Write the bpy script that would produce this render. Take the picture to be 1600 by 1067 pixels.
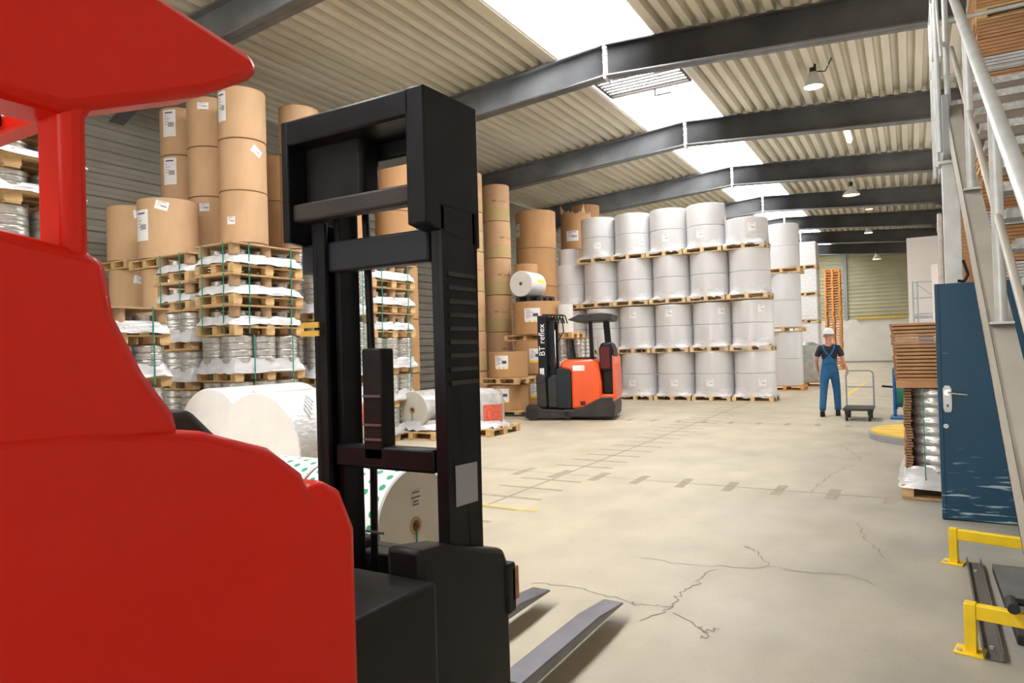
import bpy, math, random
from mathutils import Vector, Matrix
random.seed(7)
S = bpy.context.scene
for o in list(bpy.data.objects): bpy.data.objects.remove(o)
COL = S.collection
# ------------------------------------------------------------------ camera
FPX = 1066.7; CX, CY = 800.0, 533.5; EYE = 1.57
YAW, PITCH, ROLL = .5285, .0127, -.0280
_F = Vector((-math.sin(YAW)*math.cos(PITCH), math.cos(YAW)*math.cos(PITCH), math.sin(PITCH)))
_r = Vector((math.cos(YAW), math.sin(YAW), 0)); _u = _r.cross(_F)
_R = _r*math.cos(ROLL)+_u*math.sin(ROLL); _U = -_r*math.sin(ROLL)+_u*math.cos(ROLL)
CP = Vector((0, 0, EYE))
cd = bpy.data.cameras.new('camera'); cam = bpy.data.objects.new('camera', cd); COL.objects.link(cam)
cd.sensor_width = 36; cd.lens = 24; cd.clip_start = .05; cd.clip_end = 300
cam.matrix_world = Matrix(((_R.x, _U.x, -_F.x, 0), (_R.y, _U.y, -_F.y, 0), (_R.z, _U.z, -_F.z, EYE), (0, 0, 0, 1)))
S.camera = cam
def ray(x, y): return _F + _R*((x-CX)/FPX) - _U*((y-CY)/FPX)
def atZ(x, y, Z): return CP + ray(x, y)*Z              # at forward distance Z
def onP(x, y, ax, v): d = ray(x, y); return CP + d*((v-CP[ax])/d[ax])
def onY(x, y, v): return onP(x, y, 1, v)
def onX(x, y, v): return onP(x, y, 0, v)
def fl(x, y, z=0): return onP(x, y, 2, z)
# ------------------------------------------------------------------ world, light, exposure
S.view_settings.view_transform = 'Standard'; S.view_settings.look = 'None'
S.view_settings.gamma = 1; S.view_settings.exposure = 0.35
W = bpy.data.worlds.new('world'); S.world = W; W.use_nodes = True
bg = W.node_tree.nodes['Background']; bg.inputs[0].default_value = (.85, .93, 1, 1); bg.inputs[1].default_value = 1.2
SKY_EMIT = 9.0
def area(name, loc, rot, sx, sy, e, col=(1, 1, 1)):
    l = bpy.data.lights.new(name, 'AREA'); l.shape = 'RECTANGLE'; l.size = sx; l.size_y = sy; l.energy = e; l.color = col
    o = bpy.data.objects.new(name, l); o.location = loc; o.rotation_euler = rot; COL.objects.link(o); return o
# added fill lights tilted up to lift the ceiling: behind camera, low right
area('rear_fill', (-4, -10.6, 2.2), (math.radians(112), 0, 0), 10, 4.0, 700, (1, .97, .92))
area('right_fill', (2.45, 20, 2.2), (0, math.radians(118), 0), 3.4, 16, 420, (1, .97, .93))
try:
    S.cycles.max_bounces = 8; S.cycles.diffuse_bounces = 5; S.cycles.sample_clamp_indirect = 6
    S.cycles.use_denoising = True
except Exception: pass
# ------------------------------------------------------------------ materials
M = {}
def mat(name, col, rough=.6, metal=0, var=.0, scale=5, bump=0, bscale=20, coat=0, emit=None, alpha=None, stretch=(1, 1, 1), trans=0):
    m = bpy.data.materials.new(name); m.use_nodes = True; N = m.node_tree.nodes; L = m.node_tree.links
    b = N['Principled BSDF']; c = (*col, 1)
    b.inputs['Base Color'].default_value = c; b.inputs['Roughness'].default_value = rough; b.inputs['Metallic'].default_value = metal
    b.inputs['Coat Weight'].default_value = coat; b.inputs['Coat Roughness'].default_value = .12
    if trans: b.inputs['Transmission Weight'].default_value = trans
    if emit: b.inputs['Emission Color'].default_value = (*emit[0], 1); b.inputs['Emission Strength'].default_value = emit[1]
    if alpha is not None: b.inputs['Alpha'].default_value = alpha
    tc = N.new('ShaderNodeTexCoord'); mp = N.new('ShaderNodeMapping'); mp.inputs['Scale'].default_value = stretch
    L.new(tc.outputs['Object'], mp.inputs[0])
    n = N.new('ShaderNodeTexNoise'); n.inputs['Scale'].default_value = scale; n.inputs['Detail'].default_value = 5
    L.new(mp.outputs[0], n.inputs['Vector'])
    r = N.new('ShaderNodeValToRGB'); r.color_ramp.elements[0].position = .3; r.color_ramp.elements[1].position = .7
    v = max(var, .04)
    r.color_ramp.elements[0].color = (*[x*(1-v) for x in col], 1); r.color_ramp.elements[1].color = (*[min(1, x*(1+v)) for x in col], 1)
    L.new(n.outputs[0], r.inputs[0]); L.new(r.outputs[0], b.inputs['Base Color'])
    if bump:
        n2 = N.new('ShaderNodeTexNoise'); n2.inputs['Scale'].default_value = bscale; n2.inputs['Detail'].default_value = 4
        L.new(mp.outputs[0], n2.inputs['Vector'])
        bp = N.new('ShaderNodeBump'); bp.inputs['Strength'].default_value = bump; bp.inputs['Distance'].default_value = .02
        L.new(n2.outputs[0], bp.inputs['Height']); L.new(bp.outputs[0], b.inputs['Normal'])
        if coat: L.new(bp.outputs[0], b.inputs['Coat Normal'])
    M[name] = m; m['ramp'] = r.name; return m
mat('deck', (.66, .62, .51), .55, var=.12, scale=1.5, stretch=(1, .15, 1))
mat('beam', (.15, .155, .165), .42, metal=.25, var=.3, scale=1.2, bump=.05)
mat('bracket', (.62, .62, .6), .45, var=.1)
mat('wallclad', (.33, .32, .28), .6, var=.15, scale=1)
mat('farclad', (.46, .45, .31), .6, var=.12, scale=.6)
mat('whitewall', (.74, .71, .66), .7, var=.06, scale=1.2)
mat('panel', (.68, .63, .6), .6, var=.05, scale=.8)
mat('curb', (.85, .85, .84), .6)
mat('glazing', (.9, .93, .95), .5, emit=((1, .985, .96), SKY_EMIT))
mat('glazrib', (.05, .047, .045), .7)
mat('ventmetal', (.06, .05, .045), .6)
mat('channel', (.13, .115, .1), .5, metal=.2)
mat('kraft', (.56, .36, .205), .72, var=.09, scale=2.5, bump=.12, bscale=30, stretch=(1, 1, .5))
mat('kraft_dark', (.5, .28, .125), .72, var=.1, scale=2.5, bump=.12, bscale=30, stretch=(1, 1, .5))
mat('kraft_seam', (.33, .19, .095), .8)
mat('cardboard', (.52, .28, .13), .8, var=.12, scale=6, bump=.1)
mat('cardedge', (.36, .19, .1), .85, var=.25, scale=40)
mat('tube', (.42, .27, .15), .75, var=.08)
mat('wood', (.63, .42, .2), .7, var=.2, scale=6, bump=.1, stretch=(1, 1, 3))
mat('wood_pale', (.7, .53, .32), .7, var=.18, scale=6, bump=.1, stretch=(1, 1, 3))
mat('wood_orange', (.72, .34, .1), .7, var=.25, scale=6)
mat('ply', (.5, .33, .17), .65, var=.12, scale=4)
mat('blackpallet', (.03, .03, .03), .6)
mat('paperwhite', (.66, .66, .68), .45, var=.04, scale=2, bump=.08, bscale=6, coat=.5, stretch=(1, 1, .3))
mat('paperplain', (.72, .70, .68), .7, var=.02)
mat('film', (.6, .6, .62), .2, var=.12, scale=5, bump=.6, bscale=9, coat=.8, stretch=(1, 1, 2.5))
mat('filmwhite', (.68, .68, .7), .28, var=.12, scale=7, bump=.6, bscale=14, coat=.5, stretch=(1, 1, 2))
mat('foil', (.62, .62, .61), .25, metal=.75, var=.2, scale=8, bump=.7, bscale=10, coat=.6, stretch=(1, 1, 4))
mat('greyfilm', (.5, .5, .49), .3, var=.25, scale=5, bump=.6, bscale=12, coat=.6)
mat('rollface', (.55, .51, .44), .7, var=.06, scale=3)
mat('darkfilm', (.13, .15, .14), .3, bump=.5, var=.3)
mat('label', (.86, .85, .86), .5)
mat('ink', (.08, .07, .12), .6)
mat('inkblue', (.09, .08, .3), .6)
mat('yellowlabel', (.9, .68, .02), .5)
mat('redprint', (.72, .13, .08), .5, var=.3, scale=20)
mat('strap', (.01, .26, .19), .4)
mat('red', (.70, .012, .0015), .42, var=.06, scale=2, coat=.15)
mat('orange', (.85, .09, .005), .35, var=.04, scale=2, coat=.3)
mat('black', (.012, .012, .013), .45, var=.3, scale=8)
mat('mastblack', (.011, .012, .015), .38, metal=.2, var=.3, scale=8)
mat('darkgrey', (.045, .043, .042), .5, var=.2)
mat('navygrey', (.022, .027, .036), .45)
mat('rubber', (.02, .02, .02), .8)
mat('steel', (.2, .2, .235), .35, metal=.7, var=.15, scale=6, bump=.03)
mat('chrome', (.7, .7, .7), .2, metal=1)
mat('seatred', (.1, .012, .015), .8)
mat('galv', (.58, .6, .6), .38, metal=.35, var=.1, scale=8)
mat('stringer', (.4, .37, .32), .5, metal=.1, var=.1, scale=3)
mat('grating', (.5, .51, .5), .55, metal=.2, var=.35, scale=30)
mat('darkgrate', (.05, .05, .055), .7)
mat('yellow', (.88, .6, .01), .4, var=.08, scale=9)
mat('yellowdull', (.72, .48, .06), .6, var=.15, scale=6)
mat('greypaint', (.3, .31, .33), .6)
mat('matgrey', (.1, .1, .1), .7, var=.25, scale=5)
mat('skin', (.5, .22, .14), .55)
mat('shirt', (.012, .015, .03), .8)
mat('overall', (.012, .1, .24), .8, var=.15, scale=12)
mat('capwhite', (.72, .72, .7), .7)
mat('hairgrey', (.2, .17, .15), .9)
mat('greendrum', (.01, .2, .12), .4)
mat('blueframe', (.015, .13, .34), .45)
mat('lampglow', (1, 1, 1), .5, emit=((.9, .97, 1), 7))
mat('tubeglow', (1, .9, .6), .5, emit=((1, .74, .32), 3))
mat('warmglow', (1, .8, .6), .5, emit=((1, .55, .3), 2.2))
mat('greenglow', (1, 1, .6), .5, emit=((.9, 1, .35), 2.5))
mat('joint', (.29, .25, .19), .8, var=.15, scale=12)
mat('patch', (.34, .295, .22), .8, var=.12, scale=14)
mat('crack', (.22, .19, .15), .9)
mat('greencore', (.25, .13, .05), .9)
mat('bale', (.42, .43, .41), .35, bump=.6, var=.25, coat=.5)
def glass_mat():
    m = mat('windscreen', (.5, .5, .5), .1); m.node_tree.nodes['Principled BSDF'].inputs['Alpha'].default_value = .25
glass_mat()
# concrete floor
def floor_mat():
    m = bpy.data.materials.new('concrete'); m.use_nodes = True; N = m.node_tree.nodes; L = m.node_tree.links; b = N['Principled BSDF']
    tc = N.new('ShaderNodeTexCoord')
    def noise(sc, det, st=(1, 1, 1)):
        mp = N.new('ShaderNodeMapping'); mp.inputs['Scale'].default_value = st; L.new(tc.outputs['Object'], mp.inputs[0])
        n = N.new('ShaderNodeTexNoise'); n.inputs['Scale'].default_value = sc; n.inputs['Detail'].default_value = det; L.new(mp.outputs[0], n.inputs['Vector']); return n
    def ramp(src, p0, c0, p1, c1):
        r = N.new('ShaderNodeValToRGB'); r.color_ramp.elements[0].position = p0; r.color_ramp.elements[1].position = p1
        r.color_ramp.elements[0].color = (*c0, 1); r.color_ramp.elements[1].color = (*c1, 1); L.new(src, r.inputs[0]); return r
    def mul(a, bb, f=1):
        x = N.new('ShaderNodeMix'); x.data_type = 'RGBA'; x.blend_type = 'MULTIPLY'; x.inputs[0].default_value = f
        L.new(a, x.inputs[6]); L.new(bb, x.inputs[7]); return x.outputs[2]
    base = ramp(noise(.45, 6).outputs[0], .35, (.46, .405, .30), .65, (.54, .475, .35))
    fine = ramp(noise(2.4, 9, (1, .6, 1)).outputs[0], .3, (.8, .81, .83), .62, (1, 1, 1))
    sp = ramp(noise(38, 6).outputs[0], .28, (.86, .86, .86), .45, (1, 1, 1))
    # greyer towards the right-hand side, broken up by noise
    sx = N.new('ShaderNodeSeparateXYZ'); L.new(tc.outputs['Object'], sx.inputs[0])
    mr = N.new('ShaderNodeMapRange'); mr.inputs[1].default_value = -1.9; mr.inputs[2].default_value = .4; L.new(sx.outputs[0], mr.inputs[0])
    nz = noise(1.3, 5); ad = N.new('ShaderNodeMath'); ad.operation = 'MULTIPLY'; L.new(mr.outputs[0], ad.inputs[0]); 
    r2 = ramp(nz.outputs[0], .3, (.55, .55, .55), .6, (1, 1, 1)); L.new(r2.outputs[0], ad.inputs[1])
    mx = N.new('ShaderNodeMix'); mx.data_type = 'RGBA'; L.new(ad.outputs[0], mx.inputs[0])
    L.new(base.outputs[0], mx.inputs[6]); mx.inputs[7].default_value = (.30, .285, .245, 1)
    c = mul(mx.outputs[2], fine.outputs[0], .8); c = mul(c, sp.outputs[0], .7)
    L.new(c, b.inputs['Base Color'])
    rr = ramp(noise(1.1, 4).outputs[0], .3, (.42, .42, .42), .7, (.62, .62, .62)); L.new(rr.outputs[0], b.inputs['Roughness'])
    M['concrete'] = m
floor_mat()
for k in ('red', 'black', 'mastblack', 'darkgrey', 'navygrey'): M[k].node_tree.nodes['Principled BSDF'].inputs['Specular IOR Level'].default_value = .22
# kraft wrap with a printed green hatched band (object space)
def hatch_mat():
    m = mat('kraft_hatch', (.58, .36, .2), .72, var=.08, scale=2.5, bump=.1, bscale=30)
    N = m.node_tree.nodes; L = m.node_tree.links; b = N['Principled BSDF']
    r = N[m['ramp']]
    tc = N.new('ShaderNodeTexCoord'); sx = N.new('ShaderNodeSeparateXYZ'); L.new(tc.outputs['Object'], sx.inputs[0])
    at = N.new('ShaderNodeMath'); at.operation = 'ARCTAN2'; L.new(sx.outputs[1], at.inputs[0]); L.new(sx.outputs[0], at.inputs[1])
    k = N.new('ShaderNodeMath'); k.operation = 'MULTIPLY'; k.inputs[1].default_value = .39; L.new(at.outputs[0], k.inputs[0])
    ad = N.new('ShaderNodeMath'); ad.operation = 'ADD'; L.new(k.outputs[0], ad.inputs[0]); L.new(sx.outputs[2], ad.inputs[1])
    fr = N.new('ShaderNodeMath'); fr.operation = 'PINGPONG'; fr.inputs[1].default_value = .028; L.new(ad.outputs[0], fr.inputs[0])
    gt = N.new('ShaderNodeMath'); gt.operation = 'GREATER_THAN'; gt.inputs[1].default_value = .012; L.new(fr.outputs[0], gt.inputs[0])
    a = N.new('ShaderNodeMath'); a.operation = 'GREATER_THAN'; a.inputs[1].default_value = .03; L.new(sx.outputs[2], a.inputs[0])
    c = N.new('ShaderNodeMath'); c.operation = 'LESS_THAN'; c.inputs[1].default_value = .38; L.new(sx.outputs[2], c.inputs[0])
    p = N.new('ShaderNodeMath'); p.operation = 'MULTIPLY'; L.new(a.outputs[0], p.inputs[0]); L.new(c.outputs[0], p.inputs[1])
    q = N.new('ShaderNodeMath'); q.operation = 'MULTIPLY'; L.new(p.outputs[0], q.inputs[0]); L.new(gt.outputs[0], q.inputs[1])
    q2 = N.new('ShaderNodeMath'); q2.operation = 'MULTIPLY'; q2.inputs[1].default_value = .6; L.new(q.outputs[0], q2.inputs[0])
    mx = N.new('ShaderNodeMix'); mx.data_type = 'RGBA'; L.new(q2.outputs[0], mx.inputs[0]); L.new(r.outputs[0], mx.inputs[6]); mx.inputs[7].default_value = (.3, .36, .09, 1)
    L.new(mx.outputs[2], b.inputs['Base Color'])
hatch_mat()
# white paper printed with green ovals and thin grey lettering-like rows
def oval_mat():
    m = mat('ovalprint', (.7, .74, .76), .45, coat=.3)
    N = m.node_tree.nodes; L = m.node_tree.links; b = N['Principled BSDF']
    tc = N.new('ShaderNodeTexCoord'); sx = N.new('ShaderNodeSeparateXYZ'); L.new(tc.outputs['Object'], sx.inputs[0])
    def mth(op, a, bb=None, v=None):
        n = N.new('ShaderNodeMath'); n.operation = op; L.new(a, n.inputs[0])
        if bb is not None: L.new(bb, n.inputs[1])
        if v is not None: n.inputs[1].default_value = v
        return n.outputs[0]
    ang = mth('ARCTAN2', sx.outputs[1], sx.outputs[2]); s = mth('MULTIPLY', ang, v=.36/.085)   # cells along the turn
    t = mth('DIVIDE', sx.outputs[0], v=.11)
    fl_ = mth('FLOOR', t); off = mth('MULTIPLY', fl_, v=.5); s2 = mth('ADD', s, off)
    fs = mth('SUBTRACT', mth('FRACT', s2), v=.5); ft = mth('SUBTRACT', mth('FRACT', t), v=.5)
    a2 = mth('POWER', mth('ABSOLUTE', mth('DIVIDE', fs, v=.27)), v=2); b2 = mth('POWER', mth('ABSOLUTE', mth('DIVIDE', ft, v=.2)), v=2)
    ins = mth('LESS_THAN', mth('ADD', a2, b2), v=1)
    mx = N.new('ShaderNodeMix'); mx.data_type = 'RGBA'; L.new(ins, mx.inputs[0]); mx.inputs[6].default_value = (.72, .76, .78, 1); mx.inputs[7].default_value = (.01, .27, .13, 1)
    L.new(mx.outputs[2], b.inputs['Base Color'])
oval_mat()
# blue steel with worn white scratches low on the leaf
def blue_mat():
    m = mat('bluesteel', (.003, .055, .115), .45, var=.12, scale=2)
    N = m.node_tree.nodes; L = m.node_tree.links; b = N['Principled BSDF']; r = N[m['ramp']]
    tc = N.new('ShaderNodeTexCoord'); mp = N.new('ShaderNodeMapping'); mp.inputs['Scale'].default_value = (2.2, 2, 26); L.new(tc.outputs['Object'], mp.inputs[0])
    n = N.new('ShaderNodeTexNoise'); n.inputs['Scale'].default_value = 1.6; n.inputs['Detail'].default_value = 7; L.new(mp.outputs[0], n.inputs['Vector'])
    sx = N.new('ShaderNodeSeparateXYZ'); L.new(tc.outputs['Object'], sx.inputs[0])
    mr = N.new('ShaderNodeMapRange'); mr.inputs[1].default_value = 1.0; mr.inputs[2].default_value = 0.0; mr.inputs[3].default_value = -.12; mr.inputs[4].default_value = .05; L.new(sx.outputs[2], mr.inputs[0])
    ad = N.new('ShaderNodeMath'); ad.operation = 'ADD'; L.new(n.outputs[0], ad.inputs[0]); L.new(mr.outputs[0], ad.inputs[1])
    rp = N.new('ShaderNodeValToRGB'); rp.color_ramp.elements[0].position = .585; rp.color_ramp.elements[1].position = .65; L.new(ad.outputs[0], rp.inputs[0])
    mx = N.new('ShaderNodeMix'); mx.data_type = 'RGBA'; L.new(rp.outputs[0], mx.inputs[0]); L.new(r.outputs[0], mx.inputs[6]); mx.inputs[7].default_value = (.35, .47, .52, 1)
    L.new(mx.outputs[2], b.inputs['Base Color'])
blue_mat()
# ------------------------------------------------------------------ mesh builder
class MB:
    def __init__(s): s.v = []; s.f = []; s.m = []; s.sm = []
    def add(s, vs, fs, m=0, smooth=False, T=None):
        o = len(s.v); s.v += [tuple(T @ Vector(p)) if T else tuple(p) for p in vs]
        for f in fs: s.f.append([i+o for i in f]); s.m.append(m); s.sm.append(smooth)
        return s
    def box(s, x0, x1, y0, y1, z0, z1, m=0, T=None):
        vs = [(x, y, z) for z in (z0, z1) for y in (y0, y1) for x in (x0, x1)]
        return s.add(vs, [(0, 2, 3, 1), (4, 5, 7, 6), (0, 1, 5, 4), (2, 6, 7, 3), (0, 4, 6, 2), (1, 3, 7, 5)], m, False, T)
    def cyl(s, p0, p1, r0, r1=None, n=20, m=0, caps=True, smooth=True, mcap=None):
        p0, p1 = Vector(p0), Vector(p1); r1 = r0 if r1 is None else r1; d = (p1-p0).normalized()
        a = d.orthogonal().normalized(); b = d.cross(a)
        if abs(d.z) > .99: a = Vector((1, 0, 0)); b = d.cross(a)
        vs = []
        for p, r in ((p0, r0), (p1, r1)):
            for i in range(n):
                t = 2*math.pi*i/n; vs.append(p+a*math.cos(t)*r+b*math.sin(t)*r)
        s.add(vs, [(i, (i+1) % n, n+(i+1) % n, n+i) for i in range(n)], m, smooth)
        if caps:
            mc = m if mcap is None else mcap
            s.add(vs[:n], [list(range(n))[::-1]], mc); s.add(vs[n:], [list(range(n))], mc)
        return s
    def tube(s, pts, r, n=10, m=0):
        for i in range(len(pts)-1): s.cyl(pts[i], pts[i+1], r, n=n, m=m)
        return s
    def lathe(s, prof, n=32, m=0, c=(0, 0, 0), smooth=True, T=None, mats=None):   # prof: (r, z)
        vs = []
        for r, z in prof:
            for i in range(n): t = 2*math.pi*i/n; vs.append((c[0]+r*math.cos(t), c[1]+r*math.sin(t), c[2]+z))
        for k in range(len(prof)-1):
            fs = [(k*n+i, k*n+(i+1) % n, (k+1)*n+(i+1) % n, (k+1)*n+i) for i in range(n)]
            o = len(s.v)
            s.add([vs[j] for j in range(k*n, (k+2)*n)], [(i, (i+1) % n, n+(i+1) % n, n+i) for i in range(n)], mats[k] if mats else m, smooth, T)
        return s
    def prism(s, poly, ax, a, b, m=0, T=None):      # polygon in the two other axes, extruded along ax from a to b
        n = len(poly); vs = []
        for v in (a, b):
            for p, q in poly:
                c = [p, q]; c.insert(ax, v); vs.append(tuple(c))
        return s.add(vs, [list(range(n))[::-1], list(range(n, 2*n))] + [(i, (i+1) % n, n+(i+1) % n, n+i) for i in range(n)], m, False, T)
    def build(s, name, mats, parent=None, loc=None, bevel=0, rot=None, recalc=True):
        me = bpy.data.meshes.new(name); me.from_pydata(s.v, [], s.f)
        if isinstance(mats, str): mats = [mats]
        for k in mats: me.materials.append(M[k])
        me.polygons.foreach_set('material_index', s.m); me.polygons.foreach_set('use_smooth', s.sm)
        if recalc:
            import bmesh
            bm = bmesh.new(); bm.from_mesh(me); bmesh.ops.remove_doubles(bm, verts=bm.verts, dist=1e-5); bmesh.ops.recalc_face_normals(bm, faces=bm.faces); bm.to_mesh(me); bm.free()
        me.set_sharp_from_angle(angle=math.radians(38)); me.update()
        o = bpy.data.objects.new(name, me); COL.objects.link(o)
        if parent: o.parent = parent
        if loc is not None: o.location = loc
        if rot is not None: o.rotation_euler = rot
        if bevel:
            md = o.modifiers.new('bevel', 'BEVEL'); md.width = bevel; md.segments = 2; md.limit_method = 'ANGLE'; md.angle_limit = .7
        return o
def tag(o, label, cat, group=None):
    o['label'] = label; o['category'] = cat
    if group: o['group'] = group
    return o
def thing(name, label, cat, loc=(0, 0, 0), rz=0, group=None):
    o = bpy.data.objects.new(name, None); COL.objects.link(o); o.location = loc; o.rotation_euler = (0, 0, rz); o.empty_display_size = .1
    return tag(o, label, cat, group)
def struct(o): o['kind'] = 'structure'; return o
def dup(root, loc, label, rz=None, scale=None):
    c = root.copy(); COL.objects.link(c); c.location = loc; c['label'] = label
    if rz is not None: c.rotation_euler = (0, 0, rz)
    if scale: c.scale = scale
    for ch in root.children:
        d = ch.copy(); COL.objects.link(d); d.parent = c
        for g in ch.children:
            e = g.copy(); COL.objects.link(e); e.parent = d
    return c
# ------------------------------------------------------------------ setting
XR, HB, DEP, SL = -5.34, 7.24, .67, .070
Y1, DY = 13.43, 5.87
XL, XRT = -13.3, 2.66
YB, YF = -11.0, 54.6
def roofz(x): return HB + DEP + .03 - SL*abs(x-XR)
struct(MB().box(XL-.3, XRT+.3, YB-.3, YF+.3, -.12, 0).build('floor', 'concrete'))
def corrug(x0, x1, y0, y1, p=.30, d=.17):
    b = MB(); prof = []; x = x0; n = int(round((x1-x0)/p)); p = (x1-x0)/n
    for i in range(n):
        a = x0+i*p; prof += [(a, 0), (a+.46*p, 0), (a+.46*p+.025, d), (a+p*.9, d), (a+p*.9+.025, 0)]
    prof.append((x1, 0))
    vs = []; 
    for yy in (y0, y1):
        for (xx, zz) in prof: vs.append((xx, yy, roofz(xx)+zz))
    k = len(prof)
    b.add(vs, [(i, i+1, k+i+1, k+i) for i in range(k-1)])
    return b
SKW = 1.12
b = corrug(XL, XR-SKW, YB, YF); b.v += []
rl = struct(b.build('ceiling', 'deck'))
rr_ = struct(corrug(XR+SKW, XRT, YB, YF).build('ceiling', 'deck'))
# closed ends of the ridge, before and after the skylight
SY0, SY1 = -9.5, 52.5
b = MB(); b.box(XR-SKW, XR+SKW, YB, SY0, roofz(XR), roofz(XR)+.1); b.box(XR-SKW, XR+SKW, SY1, YF, roofz(XR), roofz(XR)+.1)
struct(b.build('ceiling', 'deck'))
# skylight: curbs, barrel vault of glowing translucent sheet, arched ribs
b = MB()
for sx in (-1, 1):
    x = XR+sx*SKW; b.box(min(x, x-sx*.05), max(x, x-sx*.05), SY0, SY1, roofz(x)-.02, roofz(x)+.42)
struct(b.build('trim_1', 'curb'))
b = MB()
for sx in (-1, 1):
    x = XR+sx*SKW; b.box(min(x+sx*.0, x+sx*.16), max(x, x+sx*.16), SY0, SY1, roofz(x)-.04, roofz(x)+.0)
struct(b.build('trim_2', 'deck'))
vz = roofz(XR-SKW)+.40; R_ = SKW
def arc(y, r=R_, hh=.62): return [(XR-r*math.cos(math.pi*i/16), y, vz+hh*math.sin(math.pi*i/16)) for i in range(17)]
b = MB(); a0, a1 = arc(SY0), arc(SY1)
b.add(a0+a1, [(i, i+1, 17+i+1, 17+i) for i in range(16)], 0, True)
b.add(a0, [list(range(17))]); b.add(a1, [list(range(17))])
sky = struct(b.build('window_1', 'glazing'))
b = MB(); y = SY0
while y < SY1:
    a = arc(y, R_-.02, .6)
    for i in range(16): b.cyl(a[i], a[i+1], .011, n=5)
    y += .98
b.build('glazing_bar', 'glazrib', sky)
# beams (rafters), brackets at the ridge, haunched columns
def rafter(k, Y):
    b = MB(); tw = .14
    for sx, xe in ((-1, XL+.15), (1, XRT-.1)):
        L_ = abs(xe-XR); 
        def P(x, z): return (x, z)
        zr = HB; ze = HB-SL*L_
        b.prism([(XR, zr), (xe, ze), (xe, ze+DEP), (XR, zr+DEP)], 1, Y-.012, Y+.012)
        for z0 in (0, DEP-.03):
            b.prism([(XR, zr+z0), (xe, ze+z0), (xe, ze+z0+.03), (XR, zr+z0+.03)], 1, Y-tw, Y+tw)
        # haunch
        xh = xe-sx*1.6; zh = HB-SL*abs(xh-XR)
        b.prism([(xh, zh), (xe, ze), (xe, ze-.5)], 1, Y-.012, Y+.012)
        b.prism([(xh, zh), (xe, ze-.5), (xe, ze-.53), (xh, zh-.03)], 1, Y-tw, Y+tw)
        if sx > 0: b.box(xe-.22, xe+.02, Y-tw, Y+tw, 0, ze+.02)
    o = tag(b.build('roof_beam', 'beam'), '', 'beam', 'dark steel roof beams crossing the hall')
    p = MB(); p.box(XR-.025, XR+.025, Y-tw-.02, Y+tw+.02, HB-.06, HB+DEP+.01)
    for zz in (.05, .3, .45, .6): p.cyl((XR-.05, Y-tw+.03, HB+zz), (XR+.05, Y-tw+.03, HB+zz), .022, n=6)
    p.build('joint_plate', 'bracket', o)
    return o
ordn = {-1: 'first roof beam, cut off by the top left frame corner', 0: 'nearest full dark steel roof beam, passing just beyond the black mast top', 1: 'second dark steel roof beam, behind the louvred skylight vent',
        2: 'third dark steel roof beam, between the strip light and second skylight stretch', 3: 'fourth dark roof beam, behind the bell lamp', 4: 'fifth dark roof beam, beyond the white roll wall', 5: 'sixth dark roof beam, second from the far gable', 6: 'last dark roof beam, just before the far clad wall'}
for k in range(-4, 7):
    o = rafter(k, Y1+k*DY)
    o['label'] = ordn.get(k, 'dark steel roof beam behind the viewpoint, outside the photo')
# walls
def clad(x0, x1, z0, z1, y=None, p=.22, d=.05, vert_axis='y'):
    n = int((z1-z0)/p); prof = []
    for i in range(n):
        a = z0+(z1-z0)*i/n; q = (z1-z0)/n; prof += [(0, a), (0, a+.35*q), (d, a+.45*q), (d, a+.9*q)]
    prof.append((0, z1)); return prof
prof = clad(0, 0, 0, 7.45); b = MB(); k = len(prof)
b.add([(XL-dd, yy, z) for yy in (YB, YF) for dd, z in prof], [(i, i+1, k+i+1, k+i) for i in range(k-1)])
struct(b.build('wall_left', 'wallclad'))
prof = clad(0, 0, 3.05, 8.2, p=.26); b = MB(); k = len(prof)
b.add([(xx, YF+.0+dd, z) for xx in (XL, XRT) for dd, z in prof], [(i, i+1, k+i+1, k+i) for i in range(k-1)])
b.box(XL, XRT, YF-.12, YF, 0, 3.05, 1)
struct(b.build('wall_far', ['farclad', 'whitewall']))
b = MB(); b.box(-4.05, -3.83, YF-.18, YF-.01, 3.05, 8); struct(b.build('trim_3', 'greypaint'))
b = MB(); b.box(-3.3, -.2, YF-.3, YF-.13, 3.08, 3.22); struct(b.build('trim_4', 'yellowdull'))
b = MB(); b.box(XL, XRT, YF-.13, YF-.11, .0, .12); struct(b.build('baseboard_far', 'greypaint'))
struct(MB().box(XRT, XRT+.1, YB, YF, 0, 7.6).build('wall_right', 'whitewall'))
struct(MB().box(XL, XRT, YB-.1, YB, 0, 8.2).build('wall_back', 'whitewall'))
# inner room of pale panels at the right rear
b = MB(); b.box(-.03, XRT-.01, 30, 44, 0, 5.4)
struct(b.build('wall_partition', 'panel'))
# floor joints with cross-cut repair patches
def strip(bm, p, q, w, z=.0016, m=0):
    p, q = Vector((p[0], p[1], z)), Vector((q[0], q[1], z)); d = (q-p).normalized(); n = Vector((-d.y, d.x, 0))*w/2
    bm.add([p-n, q-n, q+n, p+n], [(0, 1, 2, 3)], m)
b = MB()
XJ = -3.78
for Y in (7.71, 13.98, 20.25, 26.5, 33): strip(b, (-10.5, Y), (2.4, Y), .022)
strip(b, (XJ, 1.5), (XJ, 50), .03)
struct(b.build('trim_5', 'joint'))
b = MB()
for i in range(-9, 9):
    if i in (-3,): continue
    x = XJ+.45+.52*i*1.0; strip(b, (x+random.uniform(-.02, .02), 7.71-.27), (x+.0, 7.71+.27), .10+.02*random.random(), .0012)
for i in range(-5, 9):
    x = XJ+.1+.53*i; strip(b, (x, 13.98-.2), (x, 13.98+.2), .1, .0012)
y = 5.3
while y < 17.6:
    if abs(y-7.71) > .3: strip(b, (XJ-.42, y), (XJ+.4, y-.0), .075, .0012)
    y += .50
struct(b.build('trim_6', 'patch'))
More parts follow.
